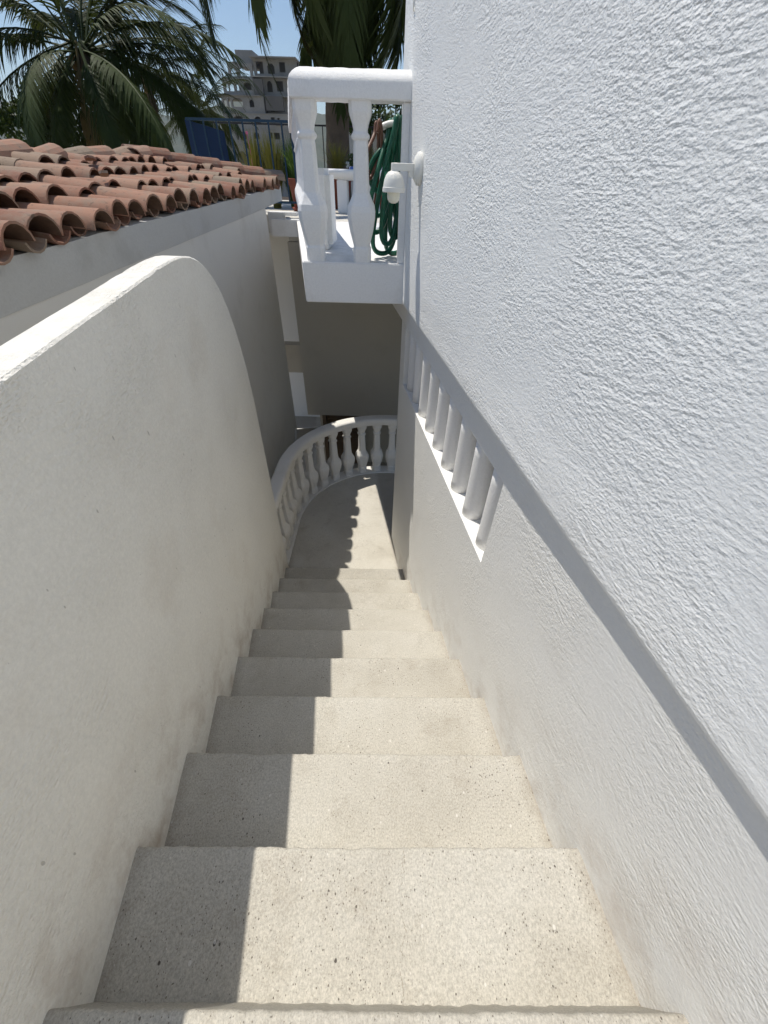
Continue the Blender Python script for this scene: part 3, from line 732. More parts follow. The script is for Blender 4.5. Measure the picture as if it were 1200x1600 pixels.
# terrace edge kerbs left of the balcony
g = bmesh.new(); prism(g, [(-1.42, 5.55), (-1.02, 5.55), (-1.02, 5.66), (-1.42, 5.66)], -0.60, ZF + 0.015); fixn(g); bevel(g, 0.006); uobj('kerb', g, M['white'])
g = bmesh.new(); prism(g, [(-1.62, 6.25), (-1.25, 6.25), (-1.25, 6.40), (-1.62, 6.40)], -0.66, ZF + 0.035); fixn(g); bevel(g, 0.006); uobj('kerb', g, M['white'])
dr_ = empty('louvred_door', (-0.85, 6.66, ZG + 0.06)); tag(dr_, 'dark brown louvred door seen through the landing balusters', 'door'); DO = Vector((-0.85, 6.66, ZG + 0.06))
def dobj(name, g, mat): o = obj(name, g, mat, dr_); o.location = -DO; return o
for x in (-1.22, -0.50):
    g = bmesh.new(); boxb(g, x, x + 0.07, 6.62, 6.695, ZG + 0.06, -2.64); dobj('stile', g, M['wood'])
for z in (ZG + 0.06, -2.75):
    g = bmesh.new(); boxb(g, -1.15, -0.50, 6.625, 6.69, z, z + 0.09); dobj('door_rail', g, M['wood'])
g = bmesh.new(); box(g, (0, 0, 0), (0.648, 0.05, 0.010), Matrix.Rotation(R(42), 4, 'X')); sm = bpy.data.meshes.new('slat'); g.to_mesh(sm); g.free(); sm.materials.append(M['wood'])
zz = ZG + 0.19
while zz < -2.78:
    o = bpy.data.objects.new('slat', sm); C.objects.link(o); o.parent = dr_; o.location = Vector((-0.825, 6.66, zz)) - DO; zz += 0.052
g = bmesh.new(); boxb(g, -3.4, -1.30, 8.6, 8.8, ZG, -0.70); tag(obj('court_wall', g, M['white']), 'pale wall of the lower court in the gap beyond the tiled house', 'wall')
g = bmesh.new(); boxb(g, -2.6, -1.29, 7.3, 7.5, -2.93, -2.42); tag(obj('cross_beam', g, M['brown_wall']), 'brown concrete beam crossing the gap beyond the tiled house', 'beam')
g = bmesh.new(); v_ = box(g, (-1.42, 6.0, -3.55), (0.10, 2.0, 0.28), Matrix.Rotation(R(-28), 4, 'X')); tag(obj('stair_stringer', g, M['grey_wall']), 'sloping grey stair kerb behind the landing handrail', 'kerb')

# ------------------------------------------------------------------ terrace things
bn = empty('stone_bench', (-0.62, 6.95, ZF)); tag(bn, 'white stone bench with thick rounded seat on the terrace', 'bench')
g = bmesh.new(); lathe(g, [(0.12, 0.352), (0.26, 0.362), (0.37, 0.385), (0.425, 0.418), (0.438, 0.445), (0.43, 0.462), (0.40, 0.470)], 40); g.transform(Matrix.Translation((0.12, 0, 0)) @ Matrix.Diagonal((1.12, 0.6, 1, 1))); fixn(g); obj('seat', g, M['white'], bn, smooth=True)
for x in (-0.08, 0.36):
    g = bmesh.new(); boxb(g, x - 0.070, x + 0.070, -0.13, 0.13, 0.0, 0.366); bevel(g, 0.012, 2); obj('leg', g, M['white'], bn)

def pot(x, y, h_, r_top, r_bot, label, mat='terracotta', saucer=True, z=ZF):
    t = empty('flower_pot', (x, y, z)); tag(t, label, 'pot', 'terracotta pots on the terrace' if mat == 'terracotta' else None)
    g = bmesh.new(); z0 = 0.025 if saucer else 0.0
    lathe(g, [(r_bot, z0), (r_top * 0.95, h_ * 0.80), (r_top * 1.08, h_ * 0.80), (r_top * 1.10, h_ * 0.98), (r_top * 1.06, h_), (r_top * 0.94, h_), (r_top * 0.92, h_ * 0.86), (0.01, h_ * 0.86)], 28); fixn(g)
    o = obj('body', g, M[mat], t, smooth=True)
    try: o.data.set_sharp_from_angle(angle=R(35))
    except Exception: pass
    g = bmesh.new(); lathe(g, [(r_top * 0.915, h_ * 0.85), (r_top * 0.9, h_ * 0.88)], 20); fixn(g); obj('soil', g, M['soil'], t)
    if saucer:
        g = bmesh.new(); lathe(g, [(r_bot * 1.15, 0.0), (r_bot * 1.5, 0.045), (r_bot * 1.42, 0.045), (r_bot * 1.1, 0.02)], 28); fixn(g); obj('saucer', g, M[mat], t, smooth=True)
    return t
def blades(name, x, y, z, n, hgt, spread, mat, label, wid=0.010, droop=0.5, seed=1, cat='plant'):
    rg = random.Random(seed); V = []; F = []
    for _ in range(n):
        a = rg.uniform(0, 6.283); r0 = rg.uniform(0, 0.06); L_ = hgt * rg.uniform(0.55, 1.1); s_ = spread * rg.uniform(0.1, 1.0); w_ = wid * rg.uniform(0.7, 1.3)
        dx, dy = math.cos(a), math.sin(a); px_, py_ = -dy, dx; b0 = len(V); segs = 4
        for q in range(segs + 1):
            t = q / segs; rr = r0 + s_ * t ** 1.6; zz = L_ * (t - droop * 0.45 * t * t * (s_ / spread)); ww = w_ * (1 - t) ** 0.7 + 0.0008
            for sg in (-1, 1): V.append((dx * rr + px_ * ww * sg * 0.5, dy * rr + py_ * ww * sg * 0.5, zz))
        for q in range(segs): F.append((b0 + 2 * q, b0 + 2 * q + 1, b0 + 2 * q + 3, b0 + 2 * q + 2))
    o = obj(name, pyd(name, V, F), M[mat], loc=(x, y, z)); tag(o, label, cat); return o

pot(-1.335, 7.02, 0.36, 0.125, 0.075, 'terracotta pot with saucer beside the blue fence post')
blades('spiky_plant', -1.335, 7.02, ZF + 0.30, 90, 0.55, 0.36, 'grass_g', 'green spiky plant in the pot beside the blue fence post', 0.020, 0.8, 3)
pot(-0.83, 7.75, 0.42, 0.19, 0.12, 'terracotta pot behind the legs of the stone bench')
blades('ornamental_grass', -0.85, 7.75, ZF + 0.36, 260, 0.44, 0.30, 'grass_y', 'yellow green grass tuft behind the stone bench', 0.009, 0.4, 5)
pot(-0.20, 7.75, 0.42, 0.18, 0.11, 'terracotta pot seen behind the hanging hoses')
blades('ornamental_grass', -0.25, 7.75, ZF + 0.36, 200, 0.42, 0.30, 'grass_y', 'yellow grass tuft seen behind the hanging hoses', 0.009, 0.5, 6)
for i, (x, y, hh, mt, lab) in enumerate(((-2.02, 7.5, 0.84, 'grass_y', 'tall yellow grass behind the blue fence nearest the blue panel'), (-1.76, 7.45, 0.86, 'grass_y', 'tall yellow grass behind the middle of the blue fence'),
                                    (-1.52, 7.6, 0.78, 'grass_g', 'dark green grass behind the blue fence close to the balcony'))):
    blades('ornamental_grass', x, y, ZF, 620, hh, 0.24, mt, lab, 0.012, 0.35, 11 + i)
def flower(x, y, z, mat, label, s_=0.03, n=5):
    g = bmesh.new()
    for k in range(n):
        a = 6.283 * k / n; c_ = Vector((math.cos(a), 0.3 * math.sin(a * 2), math.sin(a))) * s_ * 0.6
        bmesh.ops.create_uvsphere(g, u_segments=6, v_segments=4, radius=s_ * 0.5, matrix=Matrix.Translation(c_) @ Matrix.Diagonal((1, 0.35, 1, 1)))
    tube(g, [(0, 0, -s_ * 0.3), (0.01, 0.01, -0.2), (0.0, 0.02, -0.5)], 0.003, 5)
    o = obj('flower', g, M[mat], loc=(x, y, z)); tag(o, label, 'flower')
flower(-2.02, 7.3, 0.36, 'flower', 'small pink flower above the yellow grass behind the blue fence', 0.018)
# white flowering shrub between the balusters
def leafball(x, y, z, rx_, rz_, n, mat, size, seed):
    rg = random.Random(seed); V = []; F = []
    for _ in range(n):
        while True:
            p = Vector((rg.uniform(-1, 1), rg.uniform(-1, 1), rg.uniform(-1, 1)))
            if 0.25 < p.length < 1: break
        lump = 0.75 + 0.35 * math.sin(p.x * 5 + seed) * math.sin(p.z * 4 + p.y * 3)
        p = Vector((p.x * rx_ * lump, p.y * rx_ * lump, p.z * rz_ * lump)); u = Vector((rg.gauss(0, 1), rg.gauss(0, 1), rg.gauss(0, 1))).normalized(); v_ = u.orthogonal().normalized() * size * 0.45; u *= size * rg.uniform(0.6, 1.3)
        b0 = len(V); V += [p - u, p + v_, p + u, p - v_]; F.append((b0, b0 + 1, b0 + 2, b0 + 3))
    return V, F
V_, F_ = leafball(0, 0, 0, 0.16, 0.14, 160, None, 0.03, 9)
sh_ = empty('flowering_shrub', (-0.66, 8.35, ZF)); tag(sh_, 'low shrub with white flowers behind the bench', 'shrub')
o = obj('crown', pyd('crown', V_, F_), M['leaf'], sh_); o.location = (0, 0, 0.55)
g = bmesh.new(); tube(g, [(0, 0, 0), (0.01, 0, 0.25), (0, 0.01, 0.5)], lambda t: 0.02 * (1 - 0.5 * t), 6); obj('trunk', g, M['bark'], sh_)
rg = random.Random(4)
for k in range(9):
    g = bmesh.new(); bmesh.ops.create_icosphere(g, subdivisions=1, radius=0.02)
    o = obj('blossom', g, M['flower_w'], sh_); o.location = (rg.uniform(-0.13, 0.13), -0.12 + rg.uniform(-0.04, 0.04), 0.55 + rg.uniform(-0.1, 0.14))

# blue and white tile-topped table behind the bench
def bluewhite():
    m, nt, nd, ln, p = newmat('blue_white_tile')
    v = coords(nd, ln); wv = N(nd, 'ShaderNodeTexVoronoi', Scale=22.0); ln.new(v, wv.inputs[0])
    r_ = ramp(nd, [(0.35, (0.75, 0.77, 0.8)), (0.45, (0.05, 0.12, 0.42))]); ln.new(wv.outputs['Distance'], r_.inputs[0]); ln.new(r_.outputs[0], p.inputs['Base Color']); p.inputs['Roughness'].default_value = 0.3
    return m
M['bw'] = bluewhite()
tb = empty('garden_table', (-0.38, 7.35, ZF)); tag(tb, 'small table with blue and white patterned top behind the bench', 'table')
g = bmesh.new(); lathe(g, [(0.26, 0.44), (0.265, 0.45), (0.265, 0.495), (0.255, 0.50)], 32); fixn(g); obj('table_top', g, M['bw'], tb)
g = bmesh.new(); lathe(g, [(0.14, 0), (0.12, 0.03), (0.04, 0.06), (0.04, 0.43), (0.1, 0.44)], 20); fixn(g); obj('pedestal', g, M['white'], tb, smooth=True)

# blue fence at the terrace side
fe = empty('blue_fence', (-2.0, 6.9, ZF)); tag(fe, 'blue painted metal picket fence beyond the tiled roof', 'fence'); FO = Vector((-2.0, 6.9, ZF))
def fobj(name, g, mat): o = obj(name, g, mat, fe); o.location = -FO; return o
g = bmesh.new(); boxb(g, -2.66, -1.30, 6.885, 6.915, 0.440, 0.466); fobj('top_rail', g, M['metal_blue'])
g = bmesh.new(); boxb(g, -2.66, -1.30, 6.887, 6.913, -0.36, -0.335); fobj('bottom_rail', g, M['metal_blue'])
g = bmesh.new(); boxb(g, -0.009, 0.009, -0.009, 0.009, 0, 0.80); pk = bpy.data.meshes.new('picket'); g.to_mesh(pk); g.free(); pk.materials.append(M['metal_blue'])
x = -1.45
while x > -2.7:
    o = bpy.data.objects.new('picket', pk); C.objects.link(o); o.parent = fe; o.location = Vector((x, 6.9, -0.358)) - FO; x -= 0.166
g = bmesh.new(); boxb(g, -1.30, -1.245, 6.68, 6.735, ZF, 0.50); bevel(g, 0.004, 1); fobj('post', g, M['metal_blue'])
g = bmesh.new(); boxb(g, -1.29, -1.262, 6.736, 6.884, 0.442, 0.464); fobj('top_rail', g, M['metal_blue'])
g = bmesh.new()
a = [g.verts.new(p) for p in ((-2.70, 6.96, 0.452), (-2.225, 6.96, 0.352), (-2.22, 6.96, -0.30), (-2.70, 6.96, -0.30))]; b = [g.verts.new(v.co + Vector((0, 0.02, 0))) for v in a]
g.faces.new(a); g.faces.new(b[::-1])
for k in range(4): g.faces.new((a[k], b[k], b[(k + 1) % 4], a[(k + 1) % 4]))
fixn(g); tag(obj('blue_sheet', g, M['blue_sheet']), 'solid blue sheet panel leaning behind the blue fence', 'panel')

# back fence and white garden wall seen between the balusters
bf = empty('back_fence', (0, 10.4, ZF)); tag(bf, 'thin dark railing at the far edge of the terrace', 'fence'); FO2 = Vector((0, 10.4, ZF))
g = bmesh.new(); boxb(g, -3.5, 3.0, 10.39, 10.41, 0.63, 0.655); o = obj('top_rail', g, M['dark'], bf); o.location = -FO2
g = bmesh.new(); boxb(g, -0.008, 0.008, -0.008, 0.008, 0, 1.08); pk2 = bpy.data.meshes.new('bar'); g.to_mesh(pk2); g.free(); pk2.materials.append(M['dark'])
x = -1.4
while x < 1.2:
    o = bpy.data.objects.new('bar', pk2); C.objects.link(o); o.parent = bf; o.location = Vector((x, 10.4, ZF)) - FO2; x += 0.16
g = bmesh.new(); boxb(g, -1.5, 3.5, 13.5, 13.7, ZG, 0.95); tag(obj('garden_wall', g, M['white']), 'white garden wall behind the thin dark railing', 'wall')
g = bmesh.new(); boxb(g, -4.2, 6.0, 9.6, 10.8, ZG, ZF); tag(obj('garden_bed', g, M['soil']), 'raised garden bed behind the terrace', kind='structure')

# ------------------------------------------------------------------ hoses
hg = empty('hose_hanger', (0.05, 3.20, 0.15)); tag(hg, 'pale wall bracket holding the coiled hoses', 'bracket')
g = bmesh.new()
tube(g, [Vector((0.02 - 0.16 * t, 0.0, 0.045 + 0.02 * math.sin(t * 3.14))) for t in [k / 10 for k in range(11)]], 0.016, 8); fixn(g); obj('cradle', g, M['plastic'], hg, smooth=True)
g = bmesh.new(); boxb(g, -0.005, 0.008, -0.05, 0.05, -0.02, 0.10); obj('back_plate', g, M['plastic'], hg)
gl, nt, nd, ln, p = newmat('clear_sheet'); p.inputs['Roughness'].default_value = 0.05; p.inputs['Transmission Weight'].default_value = 1.0; p.inputs['IOR'].default_value = 1.1; p.inputs['Base Color'].default_value = (0.93, 0.95, 0.95, 1)
g = bmesh.new(); a = [g.verts.new(q) for q in ((-0.19, 0.06, 0.10), (0.0, 0.06, 0.135), (0.0, 0.06, 0.02), (-0.19, 0.06, 0.0))]; b = [g.verts.new(v.co + Vector((0, 0.004, 0))) for v in a]
g.faces.new(a); g.faces.new(b[::-1])
for k in range(4): g.faces.new((a[k], b[k], b[(k + 1) % 4], a[(k + 1) % 4]))
fixn(g); obj('clear_sheet', g, gl, hg)
def hose(name, mat, label, loops, rad):
    pts = []
    for (xt, xb, zt, zb_, yo, wd) in loops:      # a hanging loop: over the cradle and down, round the bottom, up again
        pts += [(xt - 0.01, yo - 0.015, zt - 0.05), (xt, yo, zt), (xt + 0.012, yo + 0.012, zt - 0.05), ((xt + xb) / 2 + wd * 0.5, yo + 0.05, (zt + zb_) / 2), (xb + wd * 0.45, yo + 0.04, zb_ + 0.06), (xb, yo + 0.015, zb_),
                (xb - wd * 0.45, yo - 0.02, zb_ + 0.06), ((xt + xb) / 2 - wd * 0.45, yo - 0.045, (zt + zb_) / 2)]
    g = bmesh.new(); tube(g, smooth_pts(pts, 7), rad, 10); fixn(g)
    o = obj(name, g, mat, smooth=True); tag(o, label, 'hose')
hose('garden_hose', M['hose_green'], 'coiled green garden hose hanging behind the balcony rail', [(0.050, 0.035, 0.235, -0.24, 3.20, 0.05), (0.022, -0.06, 0.232, -0.42, 3.15, 0.15), (0.004, -0.11, 0.228, -0.30, 3.12, 0.13), (-0.03, -0.085, 0.226, -0.10, 3.22, 0.14), (0.036, 0.015, 0.236, -0.43, 3.25, 0.13), (0.012, -0.03, 0.234, -0.36, 3.10, 0.09), (-0.012, -0.10, 0.230, -0.22, 3.24, 0.10), (0.044, 0.02, 0.238, -0.33, 3.16, 0.08)], 0.0148)
hose('garden_hose', M['hose_brown'], 'brown hose looped beside the green hose', [(-0.092, -0.15, 0.222, -0.03, 3.14, 0.08), (-0.112, -0.145, 0.216, -0.20, 3.19, 0.06)], 0.0105)

# ------------------------------------------------------------------ palms
def frond_mesh(L_, droop, seed, nl=88, leaf=0.86, hang=0.9, name='frond', mat='frond', w0=0.042):
    rg = random.Random(seed); V = []; F = []; pts = []; ang = 0.0; p = Vector((0, 0, 0)); n = 26
    for i in range(n + 1):
        pts.append(p.copy()); t = i / n
        ang = -droop * (0.10 * t + 0.90 * t ** 1.7); p = p + Vector((math.cos(ang), 0, math.sin(ang))) * (L_ / n)
    side_bend = rg.uniform(-0.25, 0.25)
    for i, q in enumerate(pts): q.y += side_bend * L_ * 0.25 * (i / n) ** 2
    def at(t):
        f = min(max(t, 0), 0.9999) * n; i = int(f); a = pts[i]; b = pts[i + 1]; return a.lerp(b, f - i), (b - a).normalized()
    # rachis
    rr = []
    for i in range(0, n + 1, 2):
        t = i / n; c_, d = at(t); u = Vector((0, 1, 0)); v_ = d.cross(u).normalized(); r_ = 0.028 * (1 - t) + 0.004
        b0 = len(V); V += [c_ + u * r_, c_ + v_ * r_ * 0.7, c_ - u * r_, c_ - v_ * r_ * 0.7]; rr.append(b0)
    for a, b in zip(rr, rr[1:]):
        for k in range(4): F.append((a + k, a + (k + 1) % 4, b + (k + 1) % 4, b + k))
    for i in range(nl):
        t = 0.14 + 0.855 * (i + 0.5) / nl
        for sg in (-1, 1):
            if rg.random() < 0.05: continue
            c_, d = at(t + rg.uniform(-0.004, 0.004)); u = Vector((0, sg, 0)); up_ = u.cross(d) * sg; up_ = up_ if up_.z > 0 else -up_
            prof = (0.55 + 0.45 * min(1, (t - 0.1) / 0.25)) * (1 - 0.62 * max(0, (t - 0.55) / 0.45) ** 1.5)
            ll = leaf * prof * rg.uniform(0.65, 1.15)
            d0 = (u * (0.80 - 0.25 * t) + d * (0.55 + 0.5 * t) + up_ * 0.16).normalized()
            w_ = w0 * rg.uniform(0.8, 1.2); segs = 4; pp = c_.copy(); dd = d0.copy(); b0 = len(V)
            hg_ = hang * rg.uniform(0.55, 1.45)
            for s_ in range(segs + 1):
                tt = s_ / segs; wd = w_ * (0.75 + 0.5 * tt if tt < 0.3 else (1 - tt) ** 0.75 * 1.15) * 0.5 + 0.001
                ax = dd.cross(up_).normalized() if dd.cross(up_).length > 1e-4 else d
                V += [pp + ax * wd, pp - ax * wd]
                dd = (dd + Vector((0, 0, -hg_ * 0.42))).normalized(); pp = pp + dd * (ll / segs)
            for s_ in range(segs): F.append((b0 + 2 * s_, b0 + 2 * s_ + 1, b0 + 2 * s_ + 3, b0 + 2 * s_ + 2))
    m = pyd(name, V, F); m.materials.append(M[mat]); return m

FR = [frond_mesh(4.0, 1.5, 1, hang=0.9), frond_mesh(4.2, 1.15, 2, hang=1.0), frond_mesh(3.8, 1.9, 3, hang=0.8), frond_mesh(4.1, 0.85, 4, hang=0.8)]
FRD = [frond_mesh(3.7, 2.0, 5, 56, 0.70, 1.3, mat='frond_dry'), ]

def palm(name, base, top, label, fronds, sc=1.0, rbase=0.17, dry=0, seed=1, coco=6, bend=(0, 0)):
    t = empty(name, base); tag(t, label, 'palm tree', 'palm trees behind the terrace'); B = Vector(base); Tp = Vector(top) - B
    g = bmesh.new(); n = 22; pts = []
    for i in range(n + 1):
        f = i / n; pts.append((Tp.x * f + bend[0] * math.sin(f * 3.14), Tp.y * f + bend[1] * math.sin(f * 3.14), Tp.z * f))
    tube(g, pts, lambda f: rbase * (1.25 - 0.35 * min(1, f * 6) - 0.2 * f) * (1 + 0.05 * ((int(f * n) % 2))), 14); fixn(g); obj('trunk', g, M['bark'], t, smooth=True)
    rg = random.Random(seed)
    for i, (az, el, k) in enumerate(fronds):
        me = FRD[0] if k < 0 else FR[k % 4]
        o = bpy.data.objects.new('frond', me); C.objects.link(o); o.parent = t; o.location = Tp + Vector((0.1 * math.cos(R(az)), 0.1 * math.sin(R(az)), rg.uniform(-0.12, 0.12)))
        o.rotation_euler = (R(rg.uniform(-14, 14)), -R(el), R(az)); s_ = sc * rg.uniform(0.92, 1.08); o.scale = (s_, s_, s_)
    for i in range(coco):
        g = bmesh.new(); bmesh.ops.create_uvsphere(g, u_segments=12, v_segments=8, radius=0.10 * sc, matrix=Matrix.Diagonal((1, 1, 1.25, 1)))
        a = rg.uniform(0, 6.28); o = obj('coconut', g, M['coco'], t, smooth=True); o.location = Tp + Vector((0.24 * sc * math.cos(a), 0.24 * sc * math.sin(a), -0.22 * sc - rg.uniform(0, 0.2)))
    return t
def ring_fronds(seed, n, lo=-35, hi=75):
    rg = random.Random(seed); o = []
    for i in range(n):
        az = (i * 137.5 + rg.uniform(-12, 12)) % 360
        if abs(az - 298) < 26: az += 50
        o.append((az, lo + (hi - lo) * (i / (n - 1)) ** 0.9 + rg.uniform(-8, 8), rg.randrange(4)))
    return o
palm('coconut_palm', (-7.9, 14.4, ZG), (-7.55, 14.0, 2.05), 'large coconut palm rising behind the left of the tiled roof', ring_fronds(3, 38, -58, 66) + [(0, 38, 1), (-8, 5, 1), (15, -12, 1), (200, 10, 1), (178, -25, 2), (-60, -35, 0), (250, -40, 0), (-40, -10, 1), (275, -55, -1)], 1.0, 0.18, 0, 2, 7, (0.2, 0))
palm('coconut_palm', (-8.4, 19.2, ZG), (-8.35, 19.0, 2.25), 'middle palm half hidden behind the large left palm', ring_fronds(5, 26, -50, 75), 0.72, 0.15, 0, 4, 4)
palm('coconut_palm', (-8.3, 23.5, ZG), (-8.55, 23.5, 1.75), 'small far palm beside the blue panel', ring_fronds(8, 24, -50, 70), 0.62, 0.14, 0, 6, 3)
palm('coconut_palm', (-1.03, 9.30, ZF - 0.3), (-0.75, 9.2, 3.75), 'tall palm with drooping fronds right behind the balcony',
     ring_fronds(11, 22, -70, 40) + [(178, 12, 2), (184, 0, 2), (191, 6, 2), (198, -6, 2), (207, 2, 2), (174, -14, 0), (182, -12, 0), (188, -42, 2), (200, -58, 2), (215, -60, 0), (235, -65, 0), (252, -60, 2), (268, -62, 0), (285, -60, 2), (300, -62, 0), (318, -58, 2), (335, -55, 0), (350, -50, 2), (172, -50, -1), (192, -66, -1), (262, -75, -1), (225, -76, 2), (290, -76, 2), (330, -74, 0), (275, -40, 0), (240, -35, 2)], 0.80, 0.235, 0, 9, 5, (-0.05, 0))

for i, (x, y, rr_, zt, lab) in enumerate(((0.55, 12.6, 0.55, 1.05, 'dense green bush behind the hanging hoses and the railing'), (-0.62, 13.0, 0.40, 1.00, 'olive bush behind the railing right of the palm trunk'))):
    t = empty('garden_bush', (x, y, ZG)); tag(t, lab, 'bush'); V_, F_ = [], []; rg = random.Random(60 + i)
    for k in range(9):
        c_ = Vector((rg.gauss(0, rr_ * 0.8), rg.gauss(0, rr_ * 0.6), rg.gauss(0, rr_ * 0.5))); v1, f1 = leafball(0, 0, 0, rr_ * 0.8, rr_ * 0.7, 260, None, 0.06, 80 + k + 20 * i); b0 = len(V_)
        V_ += [v + c_ for v in v1]; F_ += [tuple(q + b0 for q in f) for f in f1]
    o = obj('crown', pyd('crown', V_, F_), M['leaf'], t); o.location = (0, 0, zt - ZG)
    g = bmesh.new(); tube(g, [(0, 0, 0), (0.08, 0, 2.5), (0, 0.05, zt - ZG)], lambda t_: 0.09 * (1.1 - 0.7 * t_), 8); fixn(g); obj('trunk', g, M['bark'], t, smooth=True)

# dark leafy tree at the left edge
lt = empty('leafy_tree', (-11.2, 14.5, ZG)); tag(lt, 'dark leafy tree at the left edge behind the roof', 'tree')
rg = random.Random(12); V_, F_ = [], []
for k in range(26):
    c_ = Vector((rg.gauss(0, 0.75), rg.gauss(0, 0.75), rg.gauss(0, 0.65))); v1, f1 = leafball(0, 0, 0, 0.55, 0.42, 260, None, 0.085, 40 + k); b0 = len(V_)
    V_ += [v + c_ for v in v1]; F_ += [tuple(i + b0 for i in f) for f in f1]
o = obj('crown', pyd('crown', V_, F_), M['leaf'], lt); o.location = (0.75, 0, 4.85)
g = bmesh.new(); tube(g, [(0, 0, 0), (0.1, 0, 2.0), (0.5, 0.1, 3.4), (0.7, 0, 4.9)], lambda t: 0.16 * (1.1 - 0.7 * t), 10); tube(g, [(0.3, 0, 2.9), (0.9, 0.2, 4.2), (1.3, 0.3, 5.0)], lambda t: 0.08 * (1.1 - 0.8 * t), 8); fixn(g); obj('trunk', g, M['bark'], lt, smooth=True)

# ------------------------------------------------------------------ unfinished tower far behind
tw = empty('apartment_tower', (-24, 100, ZG)); TO = Vector((-24, 100, ZG)); tag(tw, 'weathered grey apartment tower with stepped arched balconies far behind', 'building')
def tobj(name, g, mat, parent=None): o = obj(name, g, mat, parent or tw); o.location = -TO if parent is None else Vector(); return o
def facade(x0, x1, z0, z1, ops, y, dep=0.45, name='storey_front'):
    """a storey front with real openings: ops = (xa, xb, zb, zt, arched)"""
    g = bmesh.new(); ops = sorted(ops); cur = x0
    for xa, xb, za, zt, arch in ops:
        if xa > cur: boxb(g, cur, xa, y, y + dep, z0, z1)
        if za > z0: boxb(g, xa, xb, y, y + dep, z0, za)
        n = 8 if arch else 1
        for k in range(n):
            u0 = xa + (xb - xa) * k / n; u1 = xa + (xb - xa) * (k + 1) / n
            if arch:
                m_ = ((u0 + u1) / 2 - (xa + xb) / 2) / ((xb - xa) / 2); top_ = zt - (0.42 * (zt - za)) * (1 - math.sqrt(max(0, 1 - m_ * m_)))
            else: top_ = zt
            boxb(g, u0, u1, y, y + dep, top_, z1)
        cur = xb
    if cur < x1: boxb(g, cur, x1, y, y + dep, z0, z1)
    tobj(name, g, M['tower'])
def slab(x0, x1, y0, y1, z0, z1, mat='tower', name='floor_slab'):
    g = bmesh.new(); boxb(g, x0, x1, y0, y1, z0, z1); return tobj(name, g, M[mat])
# stepped tiers (x ranges, z ranges) from the top
facade(-29.3, -25.0, 11.75, 13.5, [(-28.85, -27.9, 11.95, 12.9, True), (-27.3, -25.5, 12.0, 13.1, True)], 100)
facade(-30.4, -25.0, 9.6, 11.7, [(-29.95, -29.45, 10.1, 10.95, True), (-29.3, -28.5, 10.1, 11.0, True), (-28.1, -27.6, 10.2, 11.0, True), (-26.8, -25.4, 10.3, 11.2, True)], 99.2)
facade(-30.9, -23.4, 7.35, 9.5, [(-30.6, -30.0, 8.15, 9.05, True), (-29.75, -29.3, 8.0, 9.2, True), (-29.0, -27.2, 8.15, 9.25, True), (-26.0, -25.2, 8.15, 9.1, True)], 98.6)
facade(-31.0, -19.4, 5.35, 7.3, [(-30.6, -30.2, 5.7, 6.9, True), (-29.1, -27.6, 6.15, 7.05, True), (-25.4, -24.3, 6.2, 7.0, True), (-22.5, -21.8, 6.45, 6.95, False), (-21.3, -20.9, 6.4, 6.9, False)], 98.4)
facade(-31.2, -19.4, 3.2, 5.3, [(-31.0, -29.8, 3.6, 5.0, True), (-29.2, -28.8, 3.9, 5.0, True), (-28.5, -27.3, 4.0, 5.05, True), (-26.0, -25.0, 4.1, 5.0, True), (-23.1, -22.5, 4.2, 5.0, False), (-22.3, -21.2, 4.1, 5.0, False), (-20.9, -20.5, 4.2, 5.0, False)], 98.4)
facade(-31.4, -19.4, ZG, 3.15, [(-29.5, -28.0, 0.6, 2.4, True), (-26.5, -25.2, 0.6, 2.4, True), (-23.0, -21.6, 0.8, 2.2, False)], 98.4)
for x0, x1, y0, z in ((-29.45, -25.0, 99.9, 11.70), (-32.2, -23.6, 98.2, 9.50), (-31.0, -19.4, 98.3, 7.30), (-31.2, -19.4, 98.3, 5.30), (-31.4, -19.4, 98.3, 3.15)): slab(x0, x1, y0, 106.5, z, z + 0.10)
slab(-28.0, -25.0, 101.5, 107, 13.5, 15.2, name='roof_block'); slab(-29.3, -27.9, 99.95, 104, 13.5, 13.62)
slab(-24.4, -17.4, 102.5, 108, 7.5, 14.2, 'tower_d', 'core')
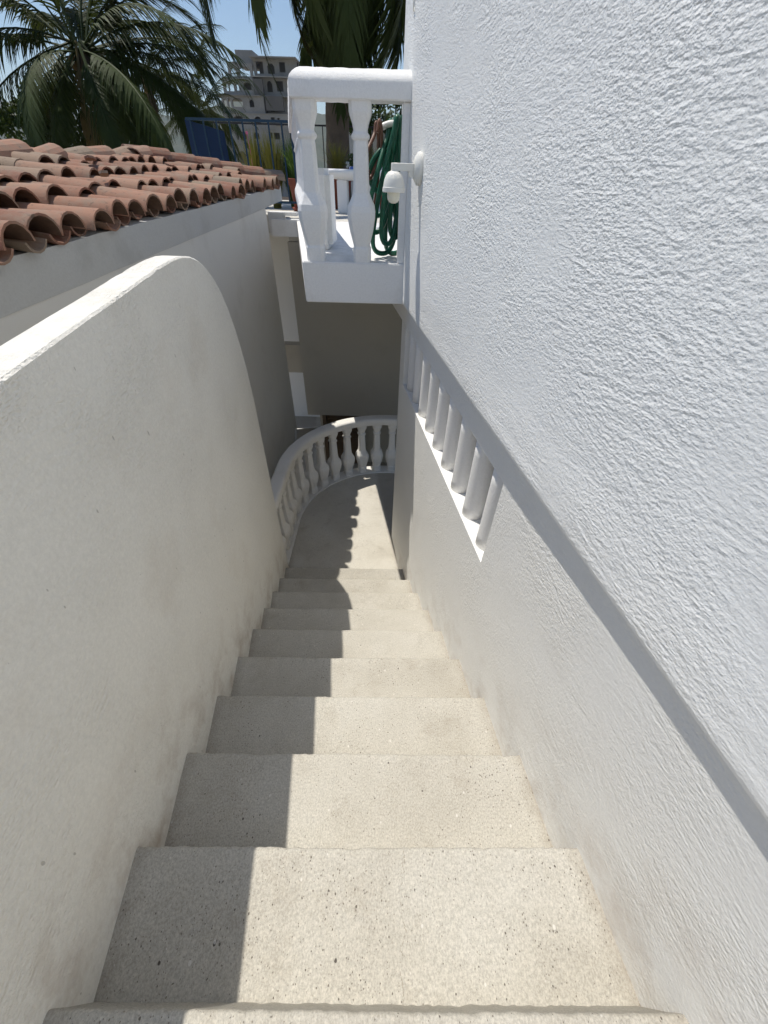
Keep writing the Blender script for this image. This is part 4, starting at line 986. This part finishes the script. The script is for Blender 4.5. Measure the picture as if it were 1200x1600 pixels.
rq = random.Random(31)
for z0, x0 in ((7.45, -23.3), (9.75, -24.9), (12.0, -24.9)):
    ops = []; xx_ = x0 + 0.5
    while xx_ < -18.4:
        ww_ = rq.uniform(0.7, 1.5); ops.append((xx_, xx_ + ww_, z0 + rq.uniform(0.3, 0.8), z0 + rq.uniform(1.6, 1.85), rq.random() < 0.6)); xx_ += ww_ + rq.uniform(0.5, 1.6)
    facade(x0, -17.4, z0, z0 + 2.1, ops, 99.6 + rq.uniform(0, 0.8)); slab(x0 - 0.25, -17.2, 99.0, 106, z0 + 2.1, z0 + 2.24)
slab(-24.9, -23.3, 98.9, 99.4, 7.6, 11.6, 'tower_d', 'shaft'); slab(-23.1, -20.0, 98.5, 99.4, 7.8, 9.6, 'tower_d', 'balcony_box')
slab(-31.0, -19.6, 104.0, 106.5, ZG, 7.2, 'tower_d', 'core'); slab(-28.5, -25.2, 103.5, 106.5, 7.4, 11.6, 'tower_d', 'core')
for x in (-32.1, -30.35, -29.25, -28.0): 
    g = bmesh.new(); z = {-32.1: 9.6, -30.35: 11.7, -29.25: 13.5, -28.0: 13.5}[x]; boxb(g, x, x + 0.14, 99.6, 99.75, z, z + 0.6); tobj('rebar_stub', g, M['tower_d'])
# balcony window boxes on the right
for x0, x1, z0, z1 in ((-22.6, -21.7, 6.2, 6.42), (-21.6, -20.3, 5.9, 6.2)): slab(x0, x1, 98.0, 98.4, z0, z1, 'tower_d', 'window_ledge')

# ------------------------------------------------------------------ sea haze between here and the hills
hm, nt, nd, ln, p = newmat('haze_air'); nd.remove(p)
pv = nd.new('ShaderNodeVolumePrincipled'); pv.inputs['Color'].default_value = (0.80, 0.88, 1.0, 1); pv.inputs['Density'].default_value = 0.00022; pv.inputs['Anisotropy'].default_value = 0.0
ln.new(pv.outputs[0], nd['Material Output'].inputs['Volume'])
g = bmesh.new(); boxb(g, -3000, 2600, -600, 2300, ZG - 1.0, 215.0)
tag(obj('haze', g, hm), 'thin blue sea haze in the air', kind='stuff')
